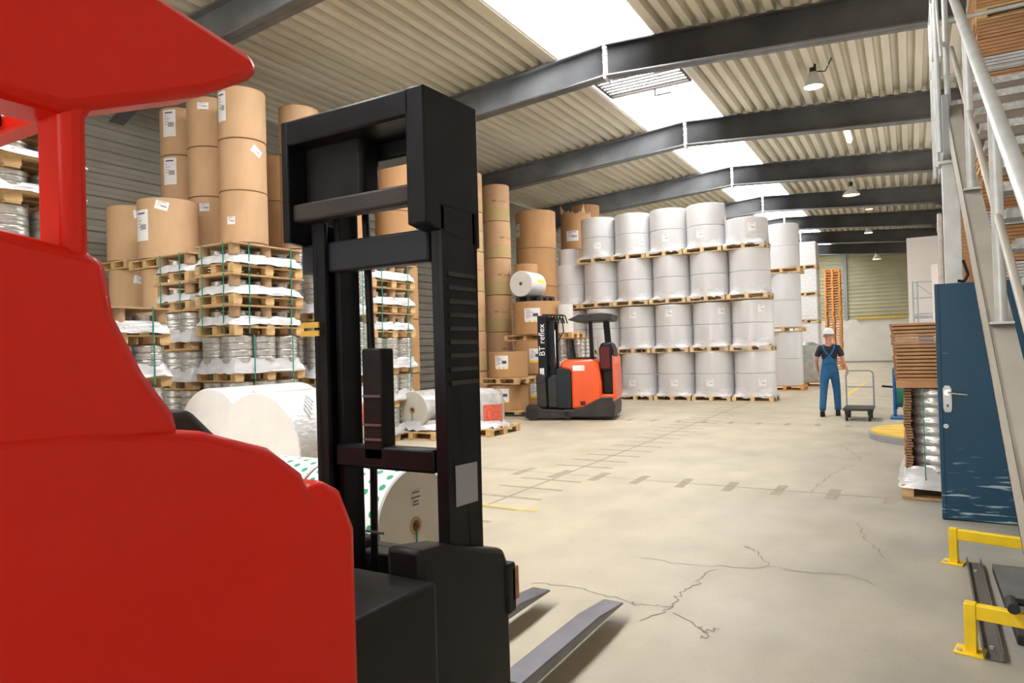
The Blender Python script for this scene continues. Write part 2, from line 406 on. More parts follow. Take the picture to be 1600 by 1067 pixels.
def crack(pts, w=.006):
    bm = MB(); q = [fl(*p) for p in pts]; rnd = random.Random(len(pts)+int(pts[0][0]))
    for i in range(len(q)-1):
        n = 5; prev = q[i]
        for j in range(1, n+1):
            t = q[i].lerp(q[i+1], j/n)
            if j < n: t += Vector((rnd.uniform(-.03, .03), rnd.uniform(-.03, .03), 0))
            strip(bm, prev, t, w*rnd.uniform(.6, 1.3), .002); prev = t
    return bm
ck = MB()
for pts in ([(830, 912), (880, 915), (925, 925), (975, 938), (1000, 945)], [(1000, 873), (1060, 880), (1120, 884), (1180, 889), (1200, 884), (1260, 894), (1320, 898), (1370, 915)], [(1162, 853), (1185, 862), (1200, 884)],
            [(1000, 943), (1052, 948), (1062, 925), (1085, 915), (1095, 903), (1120, 890)], [(1052, 958), (1090, 980), (1102, 988), (1095, 998)], [(1340, 816), (1345, 832), (1365, 856), (1390, 875)],
            [(1268, 770), (1290, 748), (1310, 735), (1335, 725)], [(1312, 695), (1330, 705), (1345, 720)], [(1102, 988), (1125, 982)], [(1000, 970), (1030, 960), (1052, 948)]):
    c = crack(pts); ck.add(c.v, c.f)
struct(ck.build('trim_7', 'crack', recalc=False))
b = MB()
strip(b, fl(745, 787), fl(802, 795), .05, .003); strip(b, fl(802, 795), fl(840, 799), .05, .0025)
strip(b, fl(1322, 618), fl(1352, 598), .12, .003); strip(b, fl(1318, 618.5), fl(1395, 619.5), .1, .0035)
strip(b, fl(1240, 611), fl(1262, 602), .1, .003)
struct(b.build('trim_8', 'yellowdull', recalc=False))
# skylight vent with louvre blades
t = thing('louvre_vent', 'louvred smoke vent under the skylight beyond the nearest full roof beam', 'vent', (XR, 15.3, vz-.36))
b = MB()
for x in (-1.0, 1.0): b.box(x-.03, x+.03, -.95, .95, -.03, .05)
for y in (-.95, .95): b.box(-1.0, 1.0, y-.03, y+.03, -.03, .05)
b.build('frame', 'ventmetal', t)
for i in range(10):
    y = -.8+.178*i; MB().box(-.97, .97, y-.035, y+.035, -.012, .012, T=Matrix.Translation((0, y, 0)) @ Matrix.Rotation(.15, 4, 'X') @ Matrix.Translation((0, -y, 0))).build('blade', 'ventmetal', t)
MB().tube([(.1, .98, -.02), (.1, .98, -.18), (.5, .98, -.18)], .02).build('actuator', 'ventmetal', t)
# ------------------------------------------------------------------ lamps
def bell(name, p, D, glow, label, hang):
    t = thing(name, label, 'lamp', p)
    b = MB(); b.lathe([(.05, .34), (.09, .32), (.13, .22), (D*.42, .08), (D*.5, 0), (D*.48, 0), (D*.38, .07), (.1, .2)], 24); b.build('lamp_shade', 'bracket', t)
    b = MB(); b.lathe([(.0, .03), (D*.3, .03), (D*.45, .01), (D*.45, .02), (0, .06)], 20); b.build('bulb', glow, t)
    b = MB(); b.cyl((0, 0, .3), (0, 0, .5), .07, n=12); b.build('ballast', 'darkgrey', t)
    b = MB(); b.cyl((0, 0, .5), (0, 0, hang), .012, n=6); b.build('rod', 'darkgrey', t)
    return t
p = onY(1271, 136, 16.6); l1 = bell('ceiling_lamp', p, .42, 'lampglow', 'lit white-blue lamp on the ceiling between first two full beams', roofz(p.x)-p.z+.02)
MB().tube([(.0, 0, .35), (.25, 0, .3), (.38, 0, .55), (.36, 0, .75)], .012).build('cable', 'black', l1)
p = onY(1330, 305, 28.6); bell('ceiling_lamp', p, .62, 'warmglow', 'bell-shaped ceiling lamp glowing orange in front of the fifth beam', roofz(p.x)-p.z+.02)
p = onY(1370, 405, 47.0); bell('ceiling_lamp', p, .5, 'greenglow', 'yellow-green lit lamp hanging low before the far clad wall', roofz(p.x)-p.z+.02)
p = onY(1357, 364, 40.5); bell('ceiling_lamp', p, .42, 'lampglow', 'small lit lamp near the far end, above the yellow-green one', roofz(p.x)-p.z+.02)
p = onY(1358, 327, 33.6); bell('ceiling_lamp', p, .34, 'tubeglow', 'tiny warm lamp right of and behind the orange bell lamp', roofz(p.x)-p.z+.02)
p = onY(1325, 215, 22.2)
t = thing('strip_light', 'yellow glowing strip light under the roof between second and third beams', 'lamp', (p.x, p.y, roofz(p.x)-.10), math.radians(90))
MB().box(-.62, .62, -.1, .1, .02, .09).build('housing', 'bracket', t, bevel=.01); MB().cyl((-.6, 0, 0), (.6, 0, 0), .075, n=14).build('diffuser', 'tubeglow', t)
# ------------------------------------------------------------------ pallets
def pallet_parts(parent, lx, ly, wood='wood', long_x=True, detail=True):
    """deck boards, 9 blocks, 3 runners; footprint centred, base at z=0"""
    d = MB(); n = 5 if detail else 3; L_, W_ = (lx, ly)
    for i in range(n):
        y = -W_/2 + (W_-.12)*i/(n-1); d.box(-L_/2, L_/2, y, y+.12, .122, .144)
    for x in (-L_/2, -.05, L_/2-.10): d.box(x, x+.10, -W_/2, W_/2, .100, .122)
    ob = d.build('top_deck', wood, parent)
    for x in (-L_/2+.05, 0, L_/2-.05):
        for y in (-W_/2+.07, 0, W_/2-.07):
            MB().box(x-.05, x+.05, y-.07, y+.07, .022, .100).build('block', wood, parent)
    for y in (-W_/2+.07, 0, W_/2-.07): MB().box(-L_/2, L_/2, y-.06, y+.06, 0, .022).build('bottom_board', wood, parent)
_pal = {}
def pallet(x, y, z, lx, ly, label, wood='wood', group=None, rz=0):
    k = (round(lx, 2), round(ly, 2), wood)
    if k in _pal:
        t = dup(_pal[k], (x, y, z), label, rz)
        if group: t['group'] = group
        elif 'group' in t: del t['group']
        return t
    t = thing('pallet', label, 'pallet', (x, y, z), rz, group); pallet_parts(t, lx, ly, wood); _pal[k] = t; return t
# ------------------------------------------------------------------ rolls
def roll_mesh(R, h, mats, n=40, seam=True):
    b = MB(); e = .012
    prof = [(.0, .0), (R-e, .0), (R, e), (R, h-e), (R-e, h), (.06, h), (.06, h-.12), (0, h-.12)]
    b.lathe(prof, n, mats=[1, 1, 0, 1, 0, 0, 1] if seam else [0]*7)
    return b
def label_patch(R, ang, z, w, h, parent, style='white', tilt=0, name='paper_label'):
    b = MB(); n = 6
    def P(u, v, off):
        uu = u*math.cos(tilt)-v*math.sin(tilt); vv = u*math.sin(tilt)+v*math.cos(tilt)
        a = ang+uu/R; r = R+off; return (r*math.cos(a), r*math.sin(a), z+vv)
    def quad(u0, u1, v0, v1, m, off):
        k = 3
        for i in range(k):
            a, c = u0+(u1-u0)*i/k, u0+(u1-u0)*(i+1)/k
            b.add([P(a, v0, off), P(c, v0, off), P(c, v1, off), P(a, v1, off)], [(0, 1, 2, 3)], m)
    for i in range(n): quad(-w/2+w*i/n, -w/2+w*(i+1)/n, -h/2, h/2, 0, .004)
    if style == 'yellow':
        quad(-w/2, w/2, -h/2, -h/2+h*.15, 3, .006)
        for r in range(6): quad(-w*.4, -w*.4+w*(.25+.3*((r*7) % 5)/5), h*.38-h*.11*r, h*.41-h*.11*r, 1, .006)
        quad(w*.05, w*.38, -h*.1, h*.12, 1, .006)
    else:
        quad(-w*.3, w*.3, h*.36, h*.41, 2, .006)
        for r in range(4): quad(-w*.35, -w*.35+w*(.2+.3*((r*3) % 4)/4), h*.25-h*.1*r, h*.265-h*.1*r, 1, .006)
        for r in range(5): quad(-w*.05, w*.38, -h*.14+h*.035*r, -h*.12+h*.035*r, 1, .006)
    return b.build(name, ['label', 'ink', 'inkblue', 'yellowlabel'], parent, recalc=False)
def cam_angle(x, y): return math.atan2(-y, -x)          # direction from a roll back to the camera
_rm = {}
def kraft_roll(x, y, z, R, h, label, matn='kraft', group=None, rz=None):
    k = (round(R, 3), round(h, 3), matn)
    if k not in _rm:
        o = roll_mesh(R, h, None).build('paper_roll', [matn, 'kraft_seam']); _rm[k] = o.data
    else: o = bpy.data.objects.new('paper_roll', _rm[k]); COL.objects.link(o)
    o.location = (x, y, z); o.rotation_euler = (0, 0, 0)
    return tag(o, label, 'paper roll', group)
NUM = ['topmost', 'second from top', 'third from top', 'fourth from top', 'fifth from top', 'sixth from top', 'lowest']
def column(xc, Zc, ytop, R, h, where, n, matn='kraft', group=None, jit=.012):
    c = atZ(xc, 533, Zc); x, y = c.x, c.y
    # top rim seen at its near side
    top = (CP + ray(xc, ytop)*(Zc-R)).z
    out = []
    hh = top/n if n else h
    for k in range(n):
        z = top-hh*(k+1)
        o = kraft_roll(x+(random.uniform(-jit, jit) if k else 0), y+random.uniform(-jit, jit)*0, z+.001, R, round(hh-.004, 3), f'{NUM[k]} brown roll {where}', matn, group)
        out.append(o)
    return out, (x, y, hh)
CR = []
A, ia = column(386, 11.6, 130, .385, .89, 'in the tallest left column behind strapped pallets', 7, group='kraft rolls along the left wall')
ang = cam_angle(ia[0], ia[1])
label_patch(.385, ang-.95, ia[2]*.62, .20, .50, A[0]); label_patch(.385, ang+.62, ia[2]*.78, .2, .13, A[1], tilt=-.6); label_patch(.385, ang-.55, ia[2]*.42, .14, .13, A[2])
Bc, ib = column(336, 12.25, 147, .385, .88, 'in the column just left of the tallest', 7, group='kraft rolls along the left wall')
label_patch(.385, cam_angle(ib[0], ib[1])-.30, ib[2]*.8, .19, .12, Bc[0]); label_patch(.385, cam_angle(ib[0], ib[1])-.35, ib[2]*.78, .17, .14, Bc[2])
Cc, ic = column(292, 12.95, 164, .385, .88, 'in the leftmost tall column', 7, group='kraft rolls along the left wall')
for q in (0, 1): label_patch(.385, cam_angle(ic[0], ic[1])-.62, ic[2]*.66, .26, .50, Cc[q])
column(475, 12.7, 160, .36, .88, 'right of the tallest left column', 7, group='kraft rolls along the left wall')
column(439, 14.6, 240, .385, .88, 'in the darker column behind the two tallest', 6, 'kraft_dark', group='kraft rolls along the left wall')
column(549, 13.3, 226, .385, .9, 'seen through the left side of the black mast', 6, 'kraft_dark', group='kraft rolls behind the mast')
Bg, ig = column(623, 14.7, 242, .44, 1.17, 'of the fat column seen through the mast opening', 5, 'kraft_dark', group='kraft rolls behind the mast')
label_patch(.44, cam_angle(ig[0], ig[1])+1.05, ig[2]*.45, .2, .32, Bg[0])
HA, ih = column(781, 19.6, 286, .385, 1.07, 'with green hatched band, right of two matching columns', 6, 'kraft_hatch', group='kraft rolls with green hatched band')
HB_, ij = column(737, 18.1, 266, .385, 1.05, 'with green hatched band, just right of the mast', 6, 'kraft_hatch', group='kraft rolls with green hatched band')
for grp, inf in ((HA, ih), (HB_, ij)):
    for q, o in enumerate(grp):
        b = MB(); a0 = cam_angle(inf[0], inf[1])-.3+.25*((q*5) % 3)
        for (u0, u1, v) in ((0, .13, .52), (.2, .42, .52)):
            for i in range(3):
                aa, ab = a0+(u0+(u1-u0)*i/3)/.385, a0+(u0+(u1-u0)*(i+1)/3)/.385; r = .388; hh = .05 if u0 == 0 else .02
                b.add([(r*math.cos(aa), r*math.sin(aa), v*inf[2]), (r*math.cos(ab), r*math.sin(ab), v*inf[2]), (r*math.cos(ab), r*math.sin(ab), v*inf[2]+hh), (r*math.cos(aa), r*math.sin(aa), v*inf[2]+hh)], [(0, 1, 2, 3)])
        b.build('printed_mark', 'kraft_seam', o, recalc=False)
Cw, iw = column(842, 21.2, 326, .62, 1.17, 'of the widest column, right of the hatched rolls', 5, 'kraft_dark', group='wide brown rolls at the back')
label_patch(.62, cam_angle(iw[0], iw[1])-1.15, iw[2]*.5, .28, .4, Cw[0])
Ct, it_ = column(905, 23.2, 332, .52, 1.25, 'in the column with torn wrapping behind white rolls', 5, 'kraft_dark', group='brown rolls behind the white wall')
label_patch(.52, cam_angle(it_[0], it_[1])-.25, it_[2]*.38, .42, .34, Ct[0])
b = MB()
rnd = random.Random(3)
for i in range(26):
    a = rnd.uniform(0, 6.28); a2 = a+.35; r = .5; zt = it_[2]; hgt = rnd.uniform(.03, .12)+(.3 if i % 9 == 0 else 0)
    b.add([(r*math.cos(a), r*math.sin(a), zt-.02), (r*math.cos(a2), r*math.sin(a2), zt-.02), (r*1.05*math.cos((a+a2)/2), r*1.05*math.sin((a+a2)/2), zt+hgt), (r*.8*math.cos(a), r*.8*math.sin(a), zt+hgt*.5)], [(0, 1, 2), (0, 2, 3)])
b.build('torn_wrapping', 'kraft', Ct[0], recalc=False)
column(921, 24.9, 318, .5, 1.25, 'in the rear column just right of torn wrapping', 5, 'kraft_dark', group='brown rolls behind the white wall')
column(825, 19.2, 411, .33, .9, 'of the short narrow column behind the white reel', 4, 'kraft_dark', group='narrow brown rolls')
# two fat kraft rolls standing on a pallet at the far left
g = 'fat kraft rolls at the far left'
for (xc, Z, yt, yb, R, nm) in ((267, 11.3, 306, 398, .46, 'right-hand'), (213, 12.3, 318, 401, .43, 'left-hand')):
    c = atZ(xc, 533, Z); zt = (CP+ray(xc, yt)*(Z-R)).z; h = .98; zb = zt-h
    o = kraft_roll(c.x, c.y, zb, R, h, f'{nm} fat kraft roll with white labels raised on a pallet', 'kraft', g)
    a = cam_angle(c.x, c.y)
    if R > .45: label_patch(R, a-1.0, h*.55, .3, .5, o); label_patch(R, a-.2, h*.86, .2, .14, o, tilt=-.25)
    else: label_patch(R, a+.25, h*.84, .22, .14, o, tilt=.1)
    pallet(c.x, c.y, zb-.145, .86, .86 if R > .45 else .8, f'pallet under the {nm} fat kraft roll', group='raised pallets at the far left')
    n = 3; hh = (zb-.146)/n
    for k in range(n):
        o2 = kraft_roll(c.x, c.y, zb-.146-hh*(k+1)+.001, .41, round(hh-.003, 3), f'{NUM[k]} brown roll below the pallet of the {nm} fat roll', 'kraft', g)
        if k == 0: label_patch(.41, a+(.1 if R > .45 else .2), hh*.82, .2, .14, o2, tilt=-.15)
# ------------------------------------------------------------------ wall of white rolls on pallets
def white_mesh(R, h, skirt):
    b = MB(); e = .015
    b.lathe([(0, 0), (R-e, 0), (R, e), (R, h*.5), (R, h-e), (R-e, h), (0, h)], 40)
    return b
ROWS = []
PW = 1.10; YW = 19.10; x0w = -3.18; RW = .543
zt = [0, 1.375, 2.785, 4.15]; rows = [6, 6, 6, 5]
tier = ['floor tier', 'second tier', 'third tier', 'top tier']
colw = ['right-end', 'second from right', 'third from right', 'fourth from right', 'fifth from right', 'left-end']
RH = .612
wm = white_mesh(RW, RH, False)
wroll = wm.build('white_roll', 'paperwhite'); wdata = wroll.data; bpy.data.objects.remove(wroll)
def wrap_skirt(R, hh, lx, ly, z0, drop=.09, seed=0, top=None):
    """stretch film flaring from the roll down over the pallet corners"""
    rnd = random.Random(seed); b = MB(); n = 48; rings = []
    for k, (t, z) in enumerate(((0, z0+hh), (0, z0+hh*.55), (.25, z0+hh*.3), (.75, z0+hh*.1), (1, z0), (1.01, z0-drop))):
        ring = []
        for i in range(n):
            a = 2*math.pi*i/n; ca, sa = math.cos(a), math.sin(a)
            sq = min(lx/2/max(abs(ca), 1e-6), ly/2/max(abs(sa), 1e-6)); r = (R+.006)*(1-t)+min(sq, R*1.32)*t*1.01
            r += rnd.uniform(-.008, .008)*(t > 0)
            ring.append((r*ca, r*sa, z+(rnd.uniform(-.05, .05) if t > 1 else 0)))
        rings.append(ring)
    for k in range(len(rings)-1):
        b.add(rings[k]+rings[k+1], [(i, (i+1) % n, n+(i+1) % n, n+i) for i in range(n)], 0, True)
    return b
skirts = [wrap_skirt(RW, .22, PW-.02, PW-.02, .0, drop=.015, seed=s).build('stretch_film', 'filmwhite') for s in range(4)]
sk = [o.data for o in skirts]
for o in skirts: bpy.data.objects.remove(o)
for r in range(4):
    for c in range(rows[r]):
        x = x0w-PW*(c+.5)-(.02 if r % 2 else 0)-{0: 0, 1: .0, 2: .06, 3: .1}[r]; y = YW+PW/2+random.uniform(-.03, .03)
        pallet(x, y, zt[r], PW-.04, PW, f'pale wooden pallet, {tier[r]}, {colw[c]} column of the white roll wall', 'wood_pale', 'pallets in the wall of white rolls')
        nr = 1 if (r == 3 and c == 0) else 2
        for q in range(nr):
            o = bpy.data.objects.new('white_roll', wdata); COL.objects.link(o)
            o.location = (x, y, zt[r]+.146+q*(RH+.003))
            if nr == 1: o.scale = (1.05, 1.05, 1.15)
            if nr == 1: lb = 'single short white roll on the top tier, right-end column of the white roll wall'
            else: lb = f'{"upper" if q else "lower"} white roll, {tier[r]}, {colw[c]} column of the white roll wall'
            tag(o, lb, 'paper roll', 'white rolls in the front wall')
            if q == 0:
                s = bpy.data.objects.new('stretch_film', sk[(r*3+c) % 4]); COL.objects.link(s); s.parent = o; s.rotation_euler = (0, 0, -o.rotation_euler.z)
            if (r*5+c*3+q) % 3 == 0:
                lp = label_patch(RW, cam_angle(x, y)-o.rotation_euler.z+random.uniform(-.5, .5), RH*.6, .2, .2, o)
                lp.data.materials[1] = M['greypaint']; lp.data.materials[2] = M['greypaint']
o = bpy.data.objects.new('white_roll', wdata); COL.objects.link(o)
p = onY(889, 418, YW+.55); o.location = (p.x, p.y, zt[2]+1.225+.146+.003); o.scale = (.58, .58, .86)
tag(o, 'small plain cream roll standing on the left-end column of the white roll wall', 'paper roll')
# second stack behind, two rolls per tier
g = 'grey-white rolls in the stack behind the wall'
zb = [0, 1.93, 3.87]
for r in range(3):
    x, y = -3.62, 24.4
    pallet(x, y, zb[r], 1.16, 1.1, f'{["bottom", "middle", "top"][r]} pallet of the narrow grey-white stack behind the white roll wall', 'wood_orange' if r == 0 else 'wood', 'pallets of the narrow stack')
    for q in range(2):
        h = .885 if r < 2 else .74
        o = roll_mesh(.52, h, None).build('white_roll', ['paperwhite', 'paperwhite']) if q == 0 else o.copy()
        if q: COL.objects.link(o)
        o.location = (x, y, zb[r]+.146+q*(h+.004)); tag(o, f'{"upper" if q else "lower"} grey-white roll on the {["bottom", "middle", "top"][r]} pallet of the narrow stack', 'paper roll', g)
# wrapped bale beside it
t = thing('wrapped_bale', 'dark-backed film-wrapped bale on a low pallet right of the narrow grey-white stack', 'bale', (-3.3, 26.6, .146))
b = MB(); b.lathe([(0, 0), (.55, 0), (.6, .1), (.58, .5), (.6, .9), (.52, 1.28), (.3, 1.4), (0, 1.42)], 24); b.build('load', 'darkfilm', t)
b = MB(); b.lathe([(.56, -.02), (.62, .1), (.6, .5), (.62, .9), (.54, 1.3)], 14); b.build('stretch_film', 'bale', t)
pallet(-3.3, 26.6, 0, 1.2, 1.1, 'dark orange pallet under the film-wrapped bale', 'wood_orange')
# far white wrapped blocks, two columns
for r in range(5):
    for c in range(2):
        x = -3.95-.02-c*1.02; y = 33.2; z = r*1.2
        pallet(x, y, z, 1.0, 1.2, f'pallet, {["floor", "second", "third", "fourth", "top"][r]} level, {["right", "left"][c]} column of far white blocks', 'wood', 'pallets under the far white blocks')
        b = MB(); b.box(-.49, .49, -.58, .58, 0, 1.045); o = b.build('wrapped_block', 'filmwhite', None, (x, y, z+.147), bevel=.03)
        tag(o, f'white wrapped block, {["floor", "second", "third", "fourth", "top"][r]} level, {["right", "left"][c]} column of the far stack', 'wrapped load', 'white wrapped blocks in the far stack')
# tall stack of empty orange pallets
b = MB()
for y in (-.4, -.2, 0, .2, .4): b.box(-.4, .4, y-.06, y+.06, .122, .144)
for x in (-.35, 0, .35): b.box(x-.05, x+.05, -.5, .5, .1, .122)
for x in (-.35, 0, .35):
    for y in (-.43, 0, .43): b.box(x-.05, x+.05, y-.07, y+.07, .022, .1)
for y in (-.43, 0, .43): b.box(-.4, .4, y-.06, y+.06, 0, .022)
ep = b.build('pallet', 'wood_orange'); ed = ep.data; bpy.data.objects.remove(ep)
PX = onY(1303, 500, 42).x
for k in range(38):
    o = bpy.data.objects.new('pallet', ed); COL.objects.link(o); o.location = (PX+random.uniform(-.02, .02), 42, .146*k); o.rotation_euler = (0, 0, random.uniform(-.02, .02))
    tag(o, 'empty orange pallet in the tall pallet stack behind the walking person', 'pallet', 'empty pallets in the tall stack')
# ------------------------------------------------------------------ strapped stacks of film reels
def wavy_box(lx, ly, z0, z1, seed, flare=.02, n=10, top=True):
    rnd = random.Random(seed); b = MB(); per = []
    for (ax, ay, bx, by) in ((-1, -1, 1, -1), (1, -1, 1, 1), (1, 1, -1, 1), (-1, 1, -1, -1)):
        for i in range(n): per.append((ax+(bx-ax)*i/n, ay+(by-ay)*i/n))
    rings = []
    for t in (0, .12, .35, .6, .85, 1):
        ring = []
        for (px, py) in per:
            k = 1-.06*t+flare*(1-t)*2; cr = 1-.05*(abs(px*py) > .95)
            ring.append((px*lx/2*k*cr+rnd.uniform(-.012, .012), py*ly/2*k*cr+rnd.uniform(-.012, .012), z0+(z1-z0)*t+rnd.uniform(-.012, .012)))
        rings.append(ring)
    m = len(per)
    for k in range(len(rings)-1): b.add(rings[k]+rings[k+1], [(i, (i+1) % m, m+(i+1) % m, m+i) for i in range(m)], 0, True)
    if top: b.add(rings[-1], [list(range(m))])
    return b
def flat_load(cx, cy, z, lx, ly, h, label, seed, group):
    """flat film sheet over reels, cardboard core posts, top board, green straps"""
    t = thing('film_reel_load', label, 'pallet load', (cx, cy, z), 0, group)
    wavy_box(lx*1.0, ly*1.0, 0, h*.45, seed).build('stretch_film', 'filmwhite', t)
    for x in (-lx/2+.085, lx/2-.085):
        for y in (-ly/2+.085, 0, ly/2-.085):
            MB().cyl((x, y, h*.4), (x, y, h-.02), .075, n=16).build('core_tube', 'tube', t)
    b = MB(); 
    for x in (-lx/4+.02, lx/4-.02):
        for y in (-ly/3+.03, 0, ly/3-.03): b.cyl((x, y, h*.4), (x, y, h*.72), .125, n=18)
    b.build('film_reels', 'foil', t)
    MB().box(-lx/2-.01, lx/2+.01, -ly/2-.01, ly/2+.01, h-.02, h).build('top_board', 'ply', t)
    for y in (-ly*.3, ly*.3): MB().box(lx/2+.015, lx/2+.022, y-.008, y+.008, -.12, h+.003).build('strap', 'strap', t)
    for x in (-lx*.28, lx*.28): MB().box(x-.008, x+.008, -ly/2-.022, -ly/2-.015, -.12, h+.003).build('strap', 'strap', t)
    return t
def reel_load(cx, cy, z, lx, ly, h, label, seed, group, board=False):
    """columns of stacked foil reels inside stretch film"""
    t = thing('film_reel_load', label, 'pallet load', (cx, cy, z), 0, group); rnd = random.Random(seed)
    nx, ny = 2, 3; R = min(lx/nx, ly/ny)/2-.004
    for i in range(nx):
        for j in range(ny):
            x = -lx/2+lx*(i+.5)/nx; y = -ly/2+ly*(j+.5)/ny; b = MB(); prof = [(0, 0)]; zz = 0; nr = max(3, int(h/.085)); q = h/nr
            for k in range(nr): prof += [(R-.012, zz), (R, zz+.012), (R, zz+q-.012), (R-.012, zz+q)]; zz += q
            prof.append((0, h)); b.lathe(prof, 18, c=(x, y, 0)); b.build('reel_column', 'foil', t)
    b = wavy_box(lx*1.0, ly*1.0, -.03, min(.16, h*.4), seed, .04, top=False); b.build('stretch_film', 'film', t)
    if board: MB().box(-lx/2-.01, lx/2+.01, -ly/2-.01, ly/2+.01, h, h+.02).build('top_board', 'ply', t)
    for y in (-ly*.25, ly*.3): MB().box(lx/2+.03, lx/2+.037, y-.008, y+.008, -.12, h+.01).build('strap', 'strap', t)
    return t
g1 = 'strapped film reel loads'; g1p = 'pallets of the strapped loads'
def strapped_stack(xc, yc, spec, where):
    """spec: list of (z0, height above pallet, kind); xc,yc = near right corner"""
    lx, ly = .8, 1.2; cx, cy = xc-lx/2, yc+ly/2; lev = len(spec)
    for k, (z0, h, kind) in enumerate(spec):
        w = ['topmost', 'second', 'third', 'fourth', 'fifth', 'sixth', 'seventh'][k]+(' from top' if k else '')
        pallet(cx, cy, z0, lx, ly, f'{w} pallet in {where}', 'wood', g1p)
        (flat_load if kind == 'flat' else reel_load)(cx+random.uniform(-.01, .01), cy, z0+.146, lx, ly, h, f'{w} film reel load in {where}', int(z0*100)+k, g1)
strapped_stack(-7.69, 5.92, [(2.70, .268, 'flat'), (2.285, .265, 'flat'), (1.87, .265, 'flat'), (1.25, .47, 'reel'), (.62, .48, 'reel'), (0, .47, 'reel')], 'the front green-strapped stack')
strapped_stack(-8.66, 5.95, [(2.66, .265, 'flat'), (2.245, .265, 'flat'), (1.70, .39, 'reel'), (1.14, .40, 'reel'), (.57, .42, 'reel'), (0, .42, 'reel')], 'the stack left of the front strapped one')
strapped_stack(-7.72, 7.42, [(2.10, .95, 'reel'), (1.12, .83, 'reel'), (0, .97, 'reel')], 'the tall silver stack behind the front strapped one')
strapped_stack(-8.0, 8.95, [(2.75, .3, 'flat'), (2.3, .3, 'flat'), (1.85, .3, 'flat'), (1.2, .5, 'reel'), (.6, .45, 'reel'), (0, .45, 'reel')], 'the stack glimpsed between the mast uprights')
strapped_stack(-7.8, 3.9, [(1.75, .3, 'flat'), (1.25, .35, 'reel'), (.62, .48, 'reel'), (0, .47, 'reel')], 'the low stack right behind the red truck')
strapped_stack(-6.6, 2.3, [(3.52, .30, 'flat'), (3.26, .112, 'reel'), (2.95, .16, 'reel'), (2.0, .8, 'reel'), (1.0, .85, 'reel'), (0, .85, 'reel')], 'the stack seen through the red truck cab')
# ------------------------------------------------------------------ lying rolls
def lying(name, c, R, L_, axis, mats, label, cat='paper roll', core=.07, group=None):
    """axis 'x': face towards +x ; axis 'y': face towards -y ; c = centre of that face"""
    t = thing(name, label, cat, c, 0, group)
    T = Matrix.Rotation(math.radians(90), 4, 'X') if axis == 'y' else Matrix.Rotation(math.radians(90), 4, 'Y')
    # lathe axis z -> -y (axis y) or +x
    b = MB(); e = .01
    b.lathe([(core, 0), (R-e, 0), (R, -e), (R, -L_+e), (R-e, -L_), (core, -L_), (core, 0)], 56, T=T, mats=[1, 0, 0, 0, 1, 2]); b.build('paper_web', mats, t)
    b = MB(); b.lathe([(core*.62, .004), (core, .004), (core, -.1), (core*.62, -.1), (core*.62, .004)], 24, T=T); b.build('core', 'tube', t)
    return t
PR = .36; py = 3.32
for k in range(4):
    x = -2.66-.36*k
    t = lying('printed_roll', (x, py, .15+PR), PR, .335, 'x', ['ovalprint', 'rollface', 'greencore'], ['nearest', 'second', 'third', 'furthest left'][k]+' lying roll printed with green ovals beside the red truck', 'paper roll', .055, 'printed rolls beside the truck')
    if k == 0:
        b = MB(); b.tube([(.008, .0, -.03), (.008, .0, -PR+.02)], .006, 6); b.build('strap', 'strap', t)
        b = MB(); 
        for r_, (w, zz) in enumerate(((.07, .2), (.09, .17), (.05, .145), (.06, .125))): b.add([(.006, -w/2, zz), (.006, w/2, zz), (.006, w/2, zz+.008), (.006, -w/2, zz+.008)], [(0, 1, 2, 3)])
        b.build('printed_mark', 'ink', t, recalc=False)
pallet(-3.38, py, 0, 1.5, .8, 'pallet carrying the green-oval printed rolls beside the red truck')
c = atZ(402, 716, 6.15)
for k, (cc, nm, pc) in enumerate(((c, 'big white roll lying behind the red hood with red warning print', 'right-hand'), (c+Vector((-1.42, .55, -.0)), 'partly hidden white roll lying left of the big one behind the red hood', 'left-hand'))):
    zc = .15+.55; t = lying('white_roll', (cc.x, cc.y, zc), .55, 1.25, 'y', ['filmwhite', 'paperplain', 'greencore'], nm, 'paper roll', .08, 'white rolls lying behind the red hood')
    lp = MB(); R = .556
    a0, a1, y0, y1 = math.radians(22), math.radians(50), .5, .95
    for i in range(5):
        s, e = a0+(a1-a0)*i/5, a0+(a1-a0)*(i+1)/5
        lp.add([(R*math.cos(s), y0, R*math.sin(s)), (R*math.cos(e), y0, R*math.sin(e)), (R*math.cos(e), y1, R*math.sin(e)), (R*math.cos(s), y1, R*math.sin(s))], [(0, 1, 2, 3)])
    lp.build('warning_print', 'redprint', t, recalc=False)
    lp = MB(); a0, a1 = math.radians(35), math.radians(60)
    for q in range(5):
        y = .2+.04*q; lp.add([(R*math.cos(a0+.08*q), y, R*math.sin(a0+.08*q)), (R*math.cos(a0+.22+.08*q), y, R*math.sin(a0+.22+.08*q)), (R*math.cos(a0+.22+.08*q), y+.02, R*math.sin(a0+.22+.08*q)), (R*math.cos(a0+.08*q), y+.02, R*math.sin(a0+.08*q))], [(0, 1, 2, 3)])
    lp.build('printed_mark', 'greypaint', t, recalc=False)
    pallet(cc.x, cc.y+.62, 0, 1.15, 1.25, f'pallet under the {pc} white lying roll behind the red hood')
c = atZ(644, 641, 12.4)
t = lying('grey_roll', (c.x, c.y, c.z), .345, .7, 'y', ['greyfilm', 'rollface', 'greencore'], 'grey lying roll with core on a pallet, seen between the mast uprights', 'paper roll', .065)
MB().box(-.006, .006, -.012, -.006, -.34, -.05).build('strap', 'strap', t)
b = wrap_skirt(.40, .16, 1.0, .82, -.345, drop=.01, seed=9); b.v = [(x, y+.36, z) for x, y, z in b.v]; b.build('stretch_film', 'film', t)
pallet(c.x, c.y+.36, 0, 1.1, .85, 'pallet under the grey lying roll between the mast uprights')
c = Vector((-7.55, 12.35, 0)); c = fl(752, 676); c.z = 0
